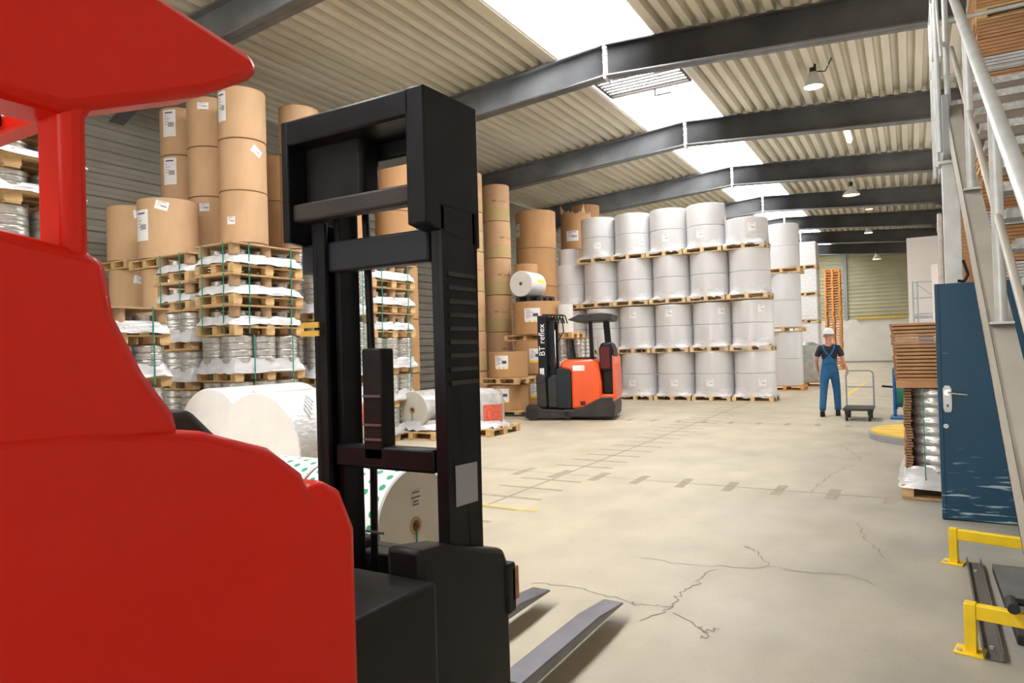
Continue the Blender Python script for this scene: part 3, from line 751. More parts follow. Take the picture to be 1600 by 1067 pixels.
t = thing('wrapped_roll', 'film-wrapped grey roll with red print on a pallet, just right of the mast', 'paper roll', (c.x, c.y, .146))
b = MB(); b.lathe([(0, 0), (.44, 0), (.46, .1), (.46, .45), (.4, .62), (.25, .7), (0, .72)], 32); b.build('load', 'greyfilm', t)
b = MB(); a0 = cam_angle(c.x, c.y)
for i in range(6):
    s, e = a0+.1+.16*i, a0+.1+.16*(i+1); b.add([(.468*math.cos(s), .468*math.sin(s), .05), (.468*math.cos(e), .468*math.sin(e), .05), (.468*math.cos(e), .468*math.sin(e), .42), (.468*math.cos(s), .468*math.sin(s), .42)], [(0, 1, 2, 3)])
b.build('red_print', 'redprint', t, recalc=False)
wrap_skirt(.45, .25, 1.05, 1.05, 0, drop=.01, seed=4).build('stretch_film', 'film', t)
pallet(c.x, c.y, 0, 1.1, 1.1, 'pallet under the film-wrapped grey roll with red print')
# ------------------------------------------------------------------ brown rolls on pallets behind the parked truck
g = 'labelled brown rolls near the parked truck'
c = atZ(795, 600, 16.6); R = .475
zs = [(.146, .62), (.915, .64)]
for k, (z, h) in enumerate(zs):
    pallet(c.x, c.y, z-.146, 1.05, 1.0, f'{["floor", "upper"][k]} pallet under the short brown rolls left of the parked truck', 'wood', 'pallets left of the parked truck')
    o = kraft_roll(c.x, c.y, z, R, h-.02, f'{["lower", "upper"][k]} short brown roll with yellow-edged label, left of parked truck', 'kraft_dark', g)
    label_patch(R, cam_angle(c.x, c.y)-.35, h*.58, .33, .32, o, 'yellow')
c2 = atZ(842, 600, 18.1); R = .63
zz = [(.0, .93), (.935, .87)]
for k, (z, h) in enumerate(zz):
    o = kraft_roll(c2.x, c2.y, z+.001, R, h-.01, f'{["lower", "upper"][k]} wide brown roll directly behind the parked truck mast', 'kraft_dark', g)
    label_patch(R, cam_angle(c2.x, c2.y)-.13, h*.55, .28, .36, o, 'yellow')
pallet(c2.x-.08, c2.y, 1.81, 1.25, 1.1, 'raised pallet between wide brown rolls behind the parked truck mast')
o = kraft_roll(c2.x, c2.y, 1.957, R, .86, 'wide brown roll raised on a pallet, carrying the white reel', 'kraft_dark', g)
label_patch(R, cam_angle(c2.x, c2.y)-.2, .5, .42, .36, o, 'yellow')
t = thing('black_pallet', 'small black pallet under the white reel on the brown rolls', 'pallet', (c2.x, c2.y-.05, 2.818)); pallet_parts(t, .72, .8, 'blackpallet')
fc = atZ(823, 451, 17.6)
t = lying('white_reel', (c2.x-.33+.1, c2.y-.42, 2.818+.146+.34), .34, .8, 'y', ['paperplain', 'paperplain', 'greencore'], 'white paper reel lying on top of the black pallet', 'paper roll', .05)
b = MB(); 
for i in range(3):
    s, e = .1+.08*i, .18+.08*i; b.add([(.345*math.cos(s), .3, .345*math.sin(s)), (.345*math.cos(e), .3, .345*math.sin(e)), (.345*math.cos(e), .72, .345*math.sin(e)), (.345*math.cos(s), .72, .345*math.sin(s))], [(0, 1, 2, 3)])
b.build('yellow_sticker', 'yellowlabel', t, recalc=False)
# wrapped stack behind the parked truck
p = atZ(902, 600, 17.5); lx, ly = .9, .9
pallet(p.x, p.y, 0, lx, ly, 'floor pallet of the wrapped load behind the parked truck', 'wood')
reel_load(p.x, p.y, .146, lx, ly, .86, 'lower wrapped reel load behind the parked orange truck', 5, 'wrapped loads behind the parked truck')
pallet(p.x, p.y, 1.01, lx, ly, 'middle pallet of the wrapped load behind the parked truck', 'wood')
reel_load(p.x, p.y, 1.156, lx, ly, .66, 'upper wrapped reel load behind the parked orange truck', 6, 'wrapped loads behind the parked truck', board=True)
pallet(p.x-.18, p.y, 1.842, .5, .8, 'half-size pallet on top of the wrapped load behind the parked truck', 'wood')
o = MB().cyl((0, 0, 0), (0, 0, .72), .2, n=32).build('white_roll', 'paperplain', None, (p.x-.28, p.y, 1.99)); tag(o, 'plain white upright roll on the half-size pallet behind the truck mast', 'paper roll')
# ------------------------------------------------------------------ parked reach truck (orange)
A17 = math.atan2(.45, 1.75)
t = thing('reach_truck', 'parked orange and black reach truck facing left before the white roll wall', 'forklift', (-7.45, 13.25, 0), A17)
WT = 1.25       # local: +x to the rear, +y away from the camera side
def part(b, name, m, bevel=0, parent=t): return b.build(name, m, parent, bevel=bevel)
for y in (0, WT-.17):
    b = MB(); b.prism([(.0, .05), (.02, .3), (.1, .36), (.25, .34), (.4, .24), (1.0, .22), (1.0, .05)], 1, y, y+.17); part(b, 'support_leg', 'darkgrey', .015)
    b = MB(); b.cyl((.16, y-.01, .13), (.16, y+.18, .13), .13, n=24); part(b, 'wheel', 'rubber')
    b = MB(); b.cyl((.95, y+.02, .09), (.95, y+.15, .09), .09, n=20); part(b, 'wheel', 'rubber')
b = MB(); b.prism([(.85, .06), (.85, .24), (1.05, .24), (1.35, .33), (1.62, .5), (1.95, .52), (2.0, .3), (1.98, .06)], 1, 0, WT); part(b, 'chassis', 'darkgrey', .04)
b = MB(); b.box(.72, 1.06, .02, WT-.02, .26, 1.13); part(b, 'battery', 'navygrey', .02)
b = MB(); b.prism([(1.06, .25), (1.06, 1.08), (.82, 1.15), (.84, 1.28), (.95, 1.33), (1.55, 1.33), (1.66, 1.22), (1.72, .8), (1.72, .45), (1.5, .36), (1.3, .27)], 1, 0, WT); part(b, 'hood', 'orange', .05)
b = MB(); b.prism([(1.7, .44), (1.7, .56), (2.0, .56), (2.0, .42), (1.95, .4)], 1, .02, WT-.02); part(b, 'rear_step', 'orange', .02)
b = MB(); b.add([(1.1, -.004, 1.08), (1.36, -.004, 1.08), (1.36, -.004, 1.2), (1.1, -.004, 1.2)], [(0, 1, 2, 3)]); part(b, 'white_plate', 'label')
b = MB(); b.add([(1.25, -.004, .33), (1.36, -.004, .33), (1.36, -.004, .42), (1.25, -.004, .42)], [(0, 1, 2, 3)]); part(b, 'grille', 'seatred')
b = MB(); b.box(1.74, 1.97, .15, WT-.1, .56, 1.1); part(b, 'seat_base', 'black', .03)
b = MB(); b.prism([(1.68, 1.05), (1.66, 1.55), (1.72, 1.68), (1.92, 1.68), (1.98, 1.5), (2.0, 1.05)], 1, .12, WT-.35); sb = part(b, 'seat_backrest', 'black', .05)
b = MB(); b.box(1.69, 1.9, .105, .122, 1.12, 1.58); b.build('cushion', 'seatred', sb, bevel=.01)
b = MB(); b.prism([(1.96, .5), (1.96, 1.4), (2.0, 1.35), (2.02, .5)], 1, .03, WT-.03); part(b, 'rear_shell', 'orange', .01)
b = MB(); b.tube([(1.52, .1, 1.3), (1.5, .1, 2.17)], .045, 8); part(b, 'guard_post', 'black')
b = MB(); b.prism([(1.72, 1.6), (1.68, 2.17), (1.82, 2.17), (1.86, 1.6)], 1, .75, .81); part(b, 'guard_post', 'black', .01)
b = MB(); b.prism([(1.0, 2.2), (1.2, 2.14), (1.95, 2.16), (1.98, 2.3), (1.75, 2.33), (1.25, 2.31)], 1, .05, WT-.1); part(b, 'overhead_guard', 'darkgrey', .02)
b = MB(); b.tube([(1.12, .2, 1.32), (1.08, .2, 1.75)], .03, 8); b.box(.98, 1.5, .1, .9, 1.32, 1.36); part(b, 'console', 'black')
for y, nm in ((.14, 'near'), (.93, 'far')):
    b = MB(); b.box(.3, .5, y, y+.16, .3, 2.32); mo = part(b, 'mast_upright', 'mastblack', .008)
b = MB(); b.box(.52, .62, .34, .46, .3, 2.2); b.box(.52, .62, .78, .9, .3, 2.2); b.box(.4, .5, .3, .93, 2.1, 2.2); b.box(.4, .5, .3, .93, 1.1, 1.2); part(b, 'inner_mast', 'mastblack')
b = MB(); b.cyl((.56, .6, .3), (.56, .6, 2.0), .05, n=12); part(b, 'lift_cylinder', 'chrome')
b = MB(); rnd = random.Random(2)
for q in range(7):
    b.tube([(.35+.05*q, .3+.08*q, 2.2), (.4+.05*q, .32+.08*q, 2.36), (.5+.05*q, .35+.08*q, 2.33), (.55+.05*q, .35+.08*q, 2.15)], .016, 6)
b.tube([(.62, .5, 2.3), (.8, .5, 2.25), (.82, .5, 1.95), (.66, .5, 1.7)], .014, 6); part(b, 'hydraulic_hoses', 'black')
b = MB(); b.prism([(.28, .3), (.26, .95), (.34, 1.03), (.46, .98), (.5, .3)], 1, .02, .13); b.cyl((.36, .0, .92), (.36, .14, .92), .1, n=20); part(b, 'mast_carriage', 'darkgrey', .01)
b = MB(); b.prism([(.52, .28), (.52, .92), (.66, 1.0), (.76, .92), (.78, .28)], 1, .05, 1.1); part(b, 'apron', 'darkgrey', .02)
for y in (.38, .78):
    b = MB(); b.prism([(-.95, .05), (.28, .05), (.28, .5), (.24, .5), (.24, .1), (-.95, .07)], 1, y, y+.1); part(b, 'fork', 'darkgrey')
def text(body, size, T, matn, parent, name='lettering', ext=.002):
    cu = bpy.data.curves.new(name, 'FONT'); cu.body = body; cu.size = size; cu.extrude = ext; cu.align_x = 'LEFT'
    tmp = bpy.data.objects.new('tmp', cu); COL.objects.link(tmp); bpy.context.view_layer.update()
    me = bpy.data.meshes.new_from_object(tmp.evaluated_get(bpy.context.evaluated_depsgraph_get())); bpy.data.objects.remove(tmp)
    me.materials.clear(); me.materials.append(M[matn]); me.transform(T); o = bpy.data.objects.new(name, me); COL.objects.link(o); o.parent = parent; return o
Tt = Matrix.Translation((.455, .136, 1.42)) @ Matrix.Rotation(math.radians(90), 4, 'X') @ Matrix.Rotation(math.radians(90), 4, 'Z')
text('BT reflex', .19, Tt, 'label', t)
b = MB(); b.add([(.33, .136, .95), (.43, .136, .95), (.43, .136, 1.15), (.33, .136, 1.15)], [(0, 1, 2, 3)]); part(b, 'rating_plate', 'label')
Tt = Matrix.Translation((2.023, .95, .43)) @ Matrix.Rotation(math.radians(90), 4, 'Z') @ Matrix.Rotation(math.radians(90), 4, 'X')
# ------------------------------------------------------------------ foreground red reach truck (at rest)
T0 = thing('reach_truck', 'large red reach truck with black mast driving in the near left foreground', 'forklift', (-1.8, 1.2, 0))
def P2(b, name, m, bevel=0, parent=T0):
    b.v = [(x+1.8, y-1.2, z) for x, y, z in b.v]; return b.build(name, m, parent, bevel=bevel)
xn, xf = -1.18, -2.42
# main hood, profile in (Y, z), extruded across the truck, with the near flank bulging
def flank(poly, x_in, x_out, m=0):
    return MB().prism(poly, 0, x_in, x_out, m)
hood = [(-.9, .12), (-.9, 1.40), (.2, 1.47), (.62, 1.46), (.84, 1.43), (1.0, 1.375), (1.085, 1.31), (1.10, 1.27), (1.14, 1.285), (1.2, 1.25), (1.245, 1.15), (1.25, .12)]
P2(flank([(-.9, .12), (-.9, 1.36), (.2, 1.43), (.62, 1.42), (.84, 1.39), (1.0, 1.335), (1.085, 1.27), (1.245, 1.10), (1.25, .12)], xf, xn-.09), 'hood', 'red', .05)
P2(flank(hood, xn-.1, xn), 'side_panel', 'red', .045)
# seat shell and rear cab pillar
P2(flank([(-.9, 1.38), (-.9, 1.78), (.45, 1.79), (.63, 1.76), (.665, 1.75), (.68, 1.65), (.73, 1.55), (.785, 1.475), (.80, 1.42)], xn-.1, xn-.005), 'cab_side', 'red', .025)
P2(flank([(.595, 1.74), (.595, 2.0), (.56, 2.06), (.68, 2.06), (.638, 1.98), (.638, 1.74)], xn-.1, xn-.01), 'cab_pillar', 'red', .015)
P2(flank([(-.9, 1.74), (-.9, 2.1), (-.5, 2.1), (-.42, 1.74)], xn-.1, xn-.01), 'cab_pillar', 'red', .015)
# overhead guard: side rail and slatted roof
P2(flank([(-.9, 1.98), (-.9, 2.24), (.70, 2.26), (.98, 2.21), (.99, 2.17), (.86, 2.09), (.6, 1.98)], xn-.12, xn), 'overhead_guard', 'red', .03)
b = MB()
b.box(xf, xn-.11, .88, .94, 2.18, 2.23); b.box(xf, xn-.11, -.9, -.84, 2.18, 2.23); b.box(xf, xf+.04, -.9, .94, 2.2, 2.24)
P2(b, 'guard_frame', 'red', .01)
for i in range(5):
    x = xn-.3-.2*i; P2(MB().box(x-.02, x+.02, -.84, .88, 2.2, 2.23), 'guard_bar', 'black')
b = MB(); b.box(xf, xf+.09, .45, .55, 1.40, 2.14); P2(b, 'cab_pillar', 'black', .01)
# instrument deck and steering wheel on the far side of the hood
b = MB(); b.prism([(.55, 1.4), (.55, 1.46), (.95, 1.46), (1.05, 1.36), (1.05, 1.3)], 0, xf+.15, xn-.2); P2(b, 'dashboard', 'darkgrey', .02)
b = MB(); b.cyl((-1.95, .45, 1.45), (-1.95, .42, 1.56), .03, n=10)
for i in range(20):
    a, c_ = 2*math.pi*i/20, 2*math.pi*(i+1)/20; b.cyl((-1.95+.13*math.cos(a), .42+.13*math.sin(a), 1.57), (-1.95+.13*math.cos(c_), .42+.13*math.sin(c_), 1.57), .014, n=6)
P2(b, 'steering_wheel', 'black')
b = MB(); b.prism([(-.6, 1.2), (-.65, 1.95), (-.55, 2.0), (-.45, 1.9), (-.4, 1.2)], 0, -2.1, -1.5); P2(b, 'seat_backrest', 'black', .04)
# battery box between body and mast, near support legs
b = MB(); b.box(xf+.02, xn-.04, 1.26, 1.62, .12, .90); P2(b, 'battery', 'black', .02)
for x in (xn-.02-.17, xf+.0):
    b = MB(); b.prism([(1.2, .06), (1.2, .34), (1.95, .34), (2.05, .28), (2.08, .06)], 0, x, x+.17); P2(b, 'support_leg', 'darkgrey', .02)
    b = MB(); b.cyl((x+.01, 1.88, .13), (x+.16, 1.88, .13), .128, n=28); P2(b, 'load_wheel', 'rubber')
for x in (-1.4, -2.2):
    b = MB(); b.cyl((x-.06, -.5, .16), (x+.06, -.5, .16), .16, n=24); P2(b, 'drive_wheel', 'rubber')
b = MB(); b.box(xf+.06, xn-.04, -.85, 1.22, .07, .14); P2(b, 'chassis', 'black')
# mast: outer uprights (channels), inner uprights, cross members
def channel(b, x0, x1, y0, y1, z0, z1, s):
    th = .02; xw = x0 if s > 0 else x1-th
    b.box(xw, xw+th, y0, y1, z0, z1); b.box(x0, x1, y0, y0+th, z0, z1); b.box(x0, x1, y1-th, y1, z0, z1)
b = MB(); channel(b, -1.35, -1.305, 1.80, 2.00, .25, 2.05, -1); up = P2(b, 'mast_upright', 'mastblack', .004)
b = MB(); channel(b, -1.87, -1.81, 1.78, 1.93, .25, 2.05, 1); P2(b, 'mast_upright', 'mastblack', .004)
b = MB(); b.box(-1.385, -1.355, 1.86, 1.97, .3, 2.1); P2(b, 'inner_mast', 'mastblack', .004)
b = MB(); b.box(-1.805, -1.775, 1.82, 1.92, .3, 2.1); P2(b, 'inner_mast', 'mastblack', .004)
b = MB(); b.prism([(1.72, 1.98), (1.72, 2.42), (2.03, 2.43), (2.03, 1.93)], 0, -1.38, -1.305); P2(b, 'mast_head_plate', 'mastblack', .006)
b = MB(); b.prism([(1.72, 1.98), (1.72, 2.42), (1.98, 2.42), (1.98, 1.96)], 0, -1.955, -1.92); P2(b, 'mast_head_plate', 'mastblack', .006)
b = MB(); b.box(-1.93, -1.36, 1.72, 2.0, 2.33, 2.42); b.box(-1.93, -1.36, 1.9, 2.0, 2.27, 2.40); P2(b, 'cross_member', 'mastblack', .01)
b = MB(); b.box(-1.95, -1.36, 1.74, 1.80, 2.055, 2.12); P2(b, 'cross_member', 'darkgrey', .01)
b = MB(); b.box(-1.95, -1.36, 1.80, 1.86, 1.87, 1.98); P2(b, 'cross_member', 'navygrey', .01)
b = MB(); b.box(-1.80, -1.36, 1.80, 1.86, 1.17, 1.25); P2(b, 'cross_member', 'mastblack', .01)
b = MB(); b.box(-1.93, -1.64, 1.80, 1.90, 2.09, 2.36); P2(b, 'hose_guide', 'black', .02)
b = MB(); b.box(-1.665, -1.575, 1.80, 1.87, 1.2, 1.59); P2(b, 'lift_cylinder', 'black', .008)
for z in (.95, 1.27, 1.32, 1.42): P2(MB().box(-1.66, -1.58, 1.795, 1.8, z, z+.008), 'lift_band', 'steel')
for i in range(9):
    z = 1.46+.045*i; b = MB(); b.box(-1.304, -1.300, 1.83, 1.99, z, z+.014); P2(b, 'cooling_slot', 'darkgrey')
for z in (1.50, 1.53): P2(MB().box(-1.91, -1.82, 1.752, 1.758, z+.14, z+.16), 'warning_strip', 'yellowdull')
b = MB(); b.add([(-1.303, 1.84, 1.06), (-1.303, 1.97, 1.055), (-1.303, 1.97, 1.19), (-1.303, 1.84, 1.195)], [(0, 1, 2, 3)]); P2(b, 'rating_plate', 'greypaint')
b = MB()
for x in (-1.74,): b.tube([(x, 1.92, .5), (x, 1.94, 1.5), (x, 1.92, 2.2)], .014, 8)
P2(b, 'hydraulic_hoses', 'black')
# carriage and forks
b = MB(); b.prism([(1.62, .3), (1.62, .98), (1.8, .95), (2.1, .86), (2.13, .8), (2.13, .2), (1.9, .16)], 0, -1.42, -1.28); P2(b, 'carriage_side', 'black', .02)
b = MB(); b.prism([(1.62, .3), (1.62, .9), (2.1, .84), (2.13, .2), (1.9, .16)], 0, -2.02, -1.90); P2(b, 'carriage_side', 'black', .02)
b = MB(); b.box(-2.1, -1.27, 2.10, 2.16, .62, .8); b.box(-2.1, -1.27, 2.10, 2.16, .22, .36); b.box(-1.9, -1.42, 2.02, 2.1, .2, .8); P2(b, 'fork_carriage', 'black', .01)
b = MB(); b.box(-1.32, -1.27, 2.13, 2.18, .66, .78); P2(b, 'side_shift_block', 'cardedge', .005)
def fork(xc):
    b = MB(); w = .062; n = 14; y0, y1 = 2.17, 3.74; zt, zb_ = .135, .095
    prof_t = [(y0, .85), (y0, .2), (y0+.02, .16), (y0+.06, zt)]; 
    poly = [(y0, .82), (y0+.04, .82), (y0+.04, .19), (y0+.08, zt+.01), (y1-.35, zt-.005), (y1, .092), (y1, .08), (y1-.35, .085), (y0+.06, .08), (y0+.01, .11), (y0, .2)]
    b.prism(poly, 0, xc-w, xc+w)
    return b
P2(fork(-1.545), 'fork', 'steel', .006); P2(fork(-2.02), 'fork', 'steel', .006)
# ------------------------------------------------------------------ right side: stair, rails, landing
st = thing('steel_stair', 'grey steel stair with open treads rising at the right edge', 'staircase', (.4, 3.5, 0))
def P3(b, name, m, bevel=0, parent=st):
    b.v = [(x-.4, y-3.5, z) for x, y, z in b.v]; return b.build(name, m, parent, bevel=bevel)
def lz(Y): return .85+.642*(Y-3.46)        # lower edge of the near stringer
def stringer(x0, x1, s):
    b = MB(); ya, yb = 2.15, 7.42; H_ = .27
    xa, xb = (x0, x0+.012) if s > 0 else (x1-.012, x1)
    b.prism([(ya, lz(ya)), (yb, lz(yb)), (yb, lz(yb)+H_), (ya, lz(ya)+H_)], 0, xa, xb)
    for dz in (0, H_-.015): b.prism([(ya, lz(ya)+dz), (yb, lz(yb)+dz), (yb, lz(yb)+dz+.015), (ya, lz(ya)+dz+.015)], 0, x0, x1)
    return b
P3(stringer(.35, .455, 1), 'stringer', 'stringer'); P3(stringer(1.25, 1.355, -1), 'stringer', 'stringer')
for k in range(-3, 11):
    Y = 3.50+.318*k; z = 1.645+.2*k
    b = MB()
    b.box(.46, 1.25, Y, Y+.26, z-.035, z-.03, 1)
    for j in range(7): b.box(.46, 1.25, Y+.012+.038*j, Y+.02+.038*j, z-.03, z, 1)
    for j in range(13): b.box(.47+.064*j, .475+.064*j, Y, Y+.26, z-.03, z-.003, 1)
    b.box(.455, 1.25, Y-.012, Y, z-.05, z+.002, 0); b.box(.455, 1.25, Y+.26, Y+.27, z-.04, z+.002, 0)
    P3(b, 'tread', ['grating', 'galv'])
# railings on the near stringer
def rail_z(Y, up): return lz(Y)+.27+up
xp = .40
for Y in (2.6, 4.25, 5.75):
    ztop = rail_z(Y, 1.12)
    b = MB(); b.cyl((xp, Y, rail_z(Y, 0)+.01), (xp, Y, ztop), .0275, n=20); po = P3(b, 'rail_post', 'galv')
    b = MB(); b.box(xp-.05, xp+.05, Y-.05, Y+.05, -.006, .006, T=Matrix.Translation((0, 0, rail_z(Y, 0)+.012))); P3(b, 'post_base_plate', 'galv')
b = MB(); b.cyl((xp, 2.2, rail_z(2.2, 1.12)), (xp, 7.4, rail_z(7.4, 1.12)), .034, n=20); P3(b, 'handrail', 'galv')
b = MB(); b.cyl((xp, 2.2, rail_z(2.2, .56)), (xp, 7.4, rail_z(7.4, .56)), .019, n=14); P3(b, 'mid_rail', 'stringer')
ld = thing('stair_landing', 'raised steel landing with railing at the stair head', 'platform', (.85, 7.9, 0))
def P4(b, name, m, bevel=0, parent=ld):
    b.v = [(x-.85, y-7.9, z) for x, y, z in b.v]; return b.build(name, m, parent, bevel=bevel)
b = MB(); b.box(.30, .36, 7.2, 8.5, 3.2, 3.74); b.box(.33, 1.4, 8.44, 8.5, 3.5, 3.74); P4(b, 'edge_beam', 'greypaint', .008)
b = MB(); b.box(.33, 1.4, 7.44, 8.44, 3.7, 3.74); P4(b, 'deck_plate', 'grating')
b = MB(); b.box(.285, .415, 7.22, 7.36, 0, 3.12); b.box(.26, .44, 7.19, 7.39, 3.12, 3.15); P4(b, 'support_post', 'galv', .004)
b = MB(); b.tube([(.42, 7.2, 2.25), (.45, 7.17, 2.12), (.42, 7.15, 2.06), (.37, 7.15, 2.07)], .012, 8); P4(b, 'cable_hook', 'black')
for (x, y) in ((.28, 7.3), (.28, 7.9), (.28, 8.45), (.36, 7.42)):
    P4(MB().cyl((x, y, 3.25 if x < .3 else 3.7), (x, y, 4.9), .024, n=16), 'rail_post', 'galv')
for z in (4.3, 4.88): P4(MB().tube([(.28, 7.3, z), (.28, 8.47, z), (1.4, 8.47, z)], .022, 14), 'guard_rail', 'galv')
P4(MB().tube([(.28, 7.3, 4.88), (.31, 7.25, 4.1), (.28, 7.9, 3.6)], .012, 8), 'diagonal_brace', 'galv')
# ------------------------------------------------------------------ blue steel door leaf
dl = thing('steel_door_leaf', 'scratched dark blue steel door leaf standing behind the stair', 'door', (.19, 6.98, .01))
b = MB(); b.box(0.025, 1.35, 0, .055, 0, 2.03); b.build('leaf', 'bluesteel', dl, bevel=.004)
b = MB(); b.box(0, .03, -.006, .06, 0, 2.03); b.build('edge_strip', 'bluesteel', dl, bevel=.003)
b = MB(); b.prism([(.045, .92), (.09, .92), (.1, .95), (.1, 1.12), (.085, 1.15), (.05, 1.15), (.035, 1.12), (.035, .95)], 1, -.012, 0); pl = b.build('lock_plate', 'galv', dl, bevel=.003)
b = MB(); b.cyl((.07, -.012, 1.09), (.07, -.055, 1.09), .012, n=14); b.cyl((.07, -.05, 1.09), (.21, -.05, 1.075), .0095, n=12); b.cyl((.07, -.014, 1.09), (.07, -.02, 1.09), .027, n=18); b.build('door_handle', 'chrome', dl)
b = MB(); b.box(.06, .075, -.0135, -.012, .965, .99); b.build('keyhole', 'ink', pl)
b = MB(); b.cyl((.05, -.004, .8), (.05, 0, .8), .02, n=14); b.build('worn_spot', 'galv', dl)
# ------------------------------------------------------------------ cardboard sheets over wrapped foil load (right)
pallet(.48, 8.35, 0, 1.2, 1.2, 'wooden pallet under the silver foil load behind the blue door')
t = thing('foil_wrapped_load', 'silver foil-wrapped reel load with brown sheet edges behind the blue door', 'pallet load', (.48, 8.35, .146))
b = MB(); rnd = random.Random(11)
for i in range(34):
    z = i*.0275; x = rnd.uniform(-.01, .01)+(.03 if i < 3 else 0); b.box(-.56+x, -.495+x, -.55, .55, z+.003, z+.0225)
b.build('sheet_edges', 'cardedge', t)
for (x, y) in ((-.275, -.36), (.17, -.36), (-.275, .09), (.17, .09)):
    b = MB(); prof = [(0, 0)]; R = .222
    for k in range(10): z = .094*k; prof += [(R-.02, z), (R, z+.02), (R+.004, z+.05), (R-.012, z+.085)]
    prof.append((0, .94)); b.lathe(prof, 26, c=(x, y, 0)); b.build('reel_column', 'foil', t)
b = wavy_box(1.2, 1.2, -.04, .17, 21, .03, top=False); b.build('stretch_film', 'film', t)
b = MB(); b.box(-.27, -.12, -.604, -.6, .52, .74); b.box(-.22, -.205+.02, -.606, -.604, .56, .62, 1); b.box(-.18, -.15, -.606, -.604, .56, .7, 1); b.build('paper_label', ['label', 'ink'], t)
b = MB(); b.box(-.40, -.39, -.61, -.603, -.05, 1.0); b.build('strap', 'strap', t)
b = MB(); b.box(-.62, .62, -.62, .62, .945, 1.01); b.build('top_board', 'cardboard', t, bevel=.004)
for i in range(16):
    z = 1.158+.0362*i; o = MB().box(-.585, .6, -.58, .58, 0, .026).build('cardboard_sheet_bundle', 'cardboard', None, (.46+random.uniform(-.006, .006)-.002*i, 8.35, z), bevel=.004)
    tag(o, 'flat brown cardboard bundle in the pile on the foil-wrapped load', 'cardboard', 'cardboard bundles on the foil-wrapped load')
    b = MB()
    for j in range(9): b.box(-.605, -.584, -.56+.125*j, -.49+.125*j, -.008, .024)
    b.build('end_tab', 'cardedge', o)
# ------------------------------------------------------------------ tall cardboard stack behind the stair
z = 0; k = 0
bx, by = 1.32, 9.55
specs = []
while z < 6.6:
    ph = k % 9
    specs.append((z, .146, 'pallet') if ph == 0 else (z, .17, 'white') if ph in (3, 6) else (z, .19, 'brown')); z += specs[-1][1]+.004; k += 1
for n_, (z, h, kd) in enumerate(specs):
    if kd == 'pallet': pallet(bx, by, z, 1.2, 1.2, f'pallet at {["floor level", "lower height", "middle height", "roof height", "top"][min(4, n_//9)]} in the cardboard tower behind the stair', 'wood', 'pallets in the cardboard tower')
    else:
        b = MB(); nl = 5
        for i in range(nl):
            q = h/nl; x = random.uniform(-.01, .01); b.box(-.6+x, .6+x, -.6, .6, i*q, i*q+q*.78, 0); b.box(-.585, .585, -.585, .585, i*q+q*.78, (i+1)*q, 1)
        o = b.build('cardboard_bundle', ['cardboard', 'cardedge'] if kd == 'brown' else ['filmwhite', 'darkgrey'], None, (bx, by, z))
        lev = ['near the floor', 'low', 'at mid height', 'high', 'near the top'][min(4, n_//9)]
        tag(o, f'{"brown" if kd == "brown" else "white-banded"} cardboard bundle {lev} in the tower behind the stair', 'cardboard', f'{"brown" if kd == "brown" else "white-banded"} bundles {lev} in the cardboard tower')
# ------------------------------------------------------------------ pallet wrapper: turntable, mast, brown stack
t = thing('wrapping_turntable', 'low round yellow-topped turntable on the floor behind the foil load', 'turntable', (.42, 12.55, 0))
MB().cyl((0, 0, 0), (0, 0, .10), 1.06, n=64).build('base', 'greypaint', t, bevel=.004); MB().cyl((0, 0, .101), (0, 0, .125), 1.03, n=64).build('plate', 'yellowdull', t)
t = thing('wrapping_mast', 'slanted yellow pole beside the tall wrapped brown stack', 'pole', (.36, 14.4, 0))
MB().tube([(.30, 0, 0), (.30, 0, 3.5), (.56, 0, 4.9)], .035, 10).build('pole', 'yellow', t)
pallet(.86, 12.6, .126, .9, .9, 'pallet under the wrapped brown stack on the turntable')
t = thing('wrapped_cardboard_stack', 'tall film-wrapped brown cardboard stack on the turntable behind the grey post', 'cardboard', (.86, 12.6, .273))
b = MB()
for i in range(62): z = i*.051; b.box(-.44+random.uniform(-.006, .006), .44, -.44, .44, z, z+.043)
b.box(-.42, .42, -.42, .42, 0, 3.15)
b.build('cardboard_layers', 'cardboard', t)
b = MB(); b.box(-.46, -.40, -.455, -.30, 0, 3.18); b.build('stretch_film', 'film', t, bevel=.01)
# ------------------------------------------------------------------ far right odds: white cabinet, scaffold, reel stand
p = onY(1456, 413, 16.6)
o = MB().box(0, .75, 0, .6, 0, p.z).build('tall_cabinet', 'panel', None, (p.x, 16.6, 0), bevel=.01); tag(o, 'plain pale cabinet top visible above the cardboard pile', 'cabinet')
p = onY(1425, 440, 25)
t = thing('rolling_scaffold', 'grey tube scaffold before the pale panel room', 'scaffold', (p.x+.02, 25, 0)); zt_ = p.z
for x in (0, .12, 1.1):
    MB().cyl((x, 0, 0), (x, 0, zt_), .022, n=8).build('upright', 'greypaint', t)
for x in (0, 1.1): MB().cyl((x, 1.2, 0), (x, 1.2, zt_), .022, n=8).build('upright', 'greypaint', t)
for k in range(6): MB().tube([(0, 0, zt_-.03-.5*k), (1.1, 0, zt_-.03-.5*k), (1.1, 1.2, zt_-.03-.5*k)], .018, 8).build('rail', 'greypaint', t)
MB().box(0, 1.1, 0, 1.2, zt_-1.15, zt_-1.08).build('platform', 'greypaint', t); MB().tube([(.12, 0, zt_-.1), (1.1, 0, zt_-1.0)], .012, 6).build('brace', 'greypaint', t)
o = MB().box(0, 1.0, 0, .8, 0, 1.9).build('blue_bin', 'blueframe', None, (p.x+.1, 22.6, 0), bevel=.02); tag(o, 'blue container edge peeking above the cardboard pile before the scaffold', 'container')
t = thing('hose_reel_stand', 'blue upright stand with green drum beyond the cardboard pile', 'reel', (-.28, 15.6, 0))
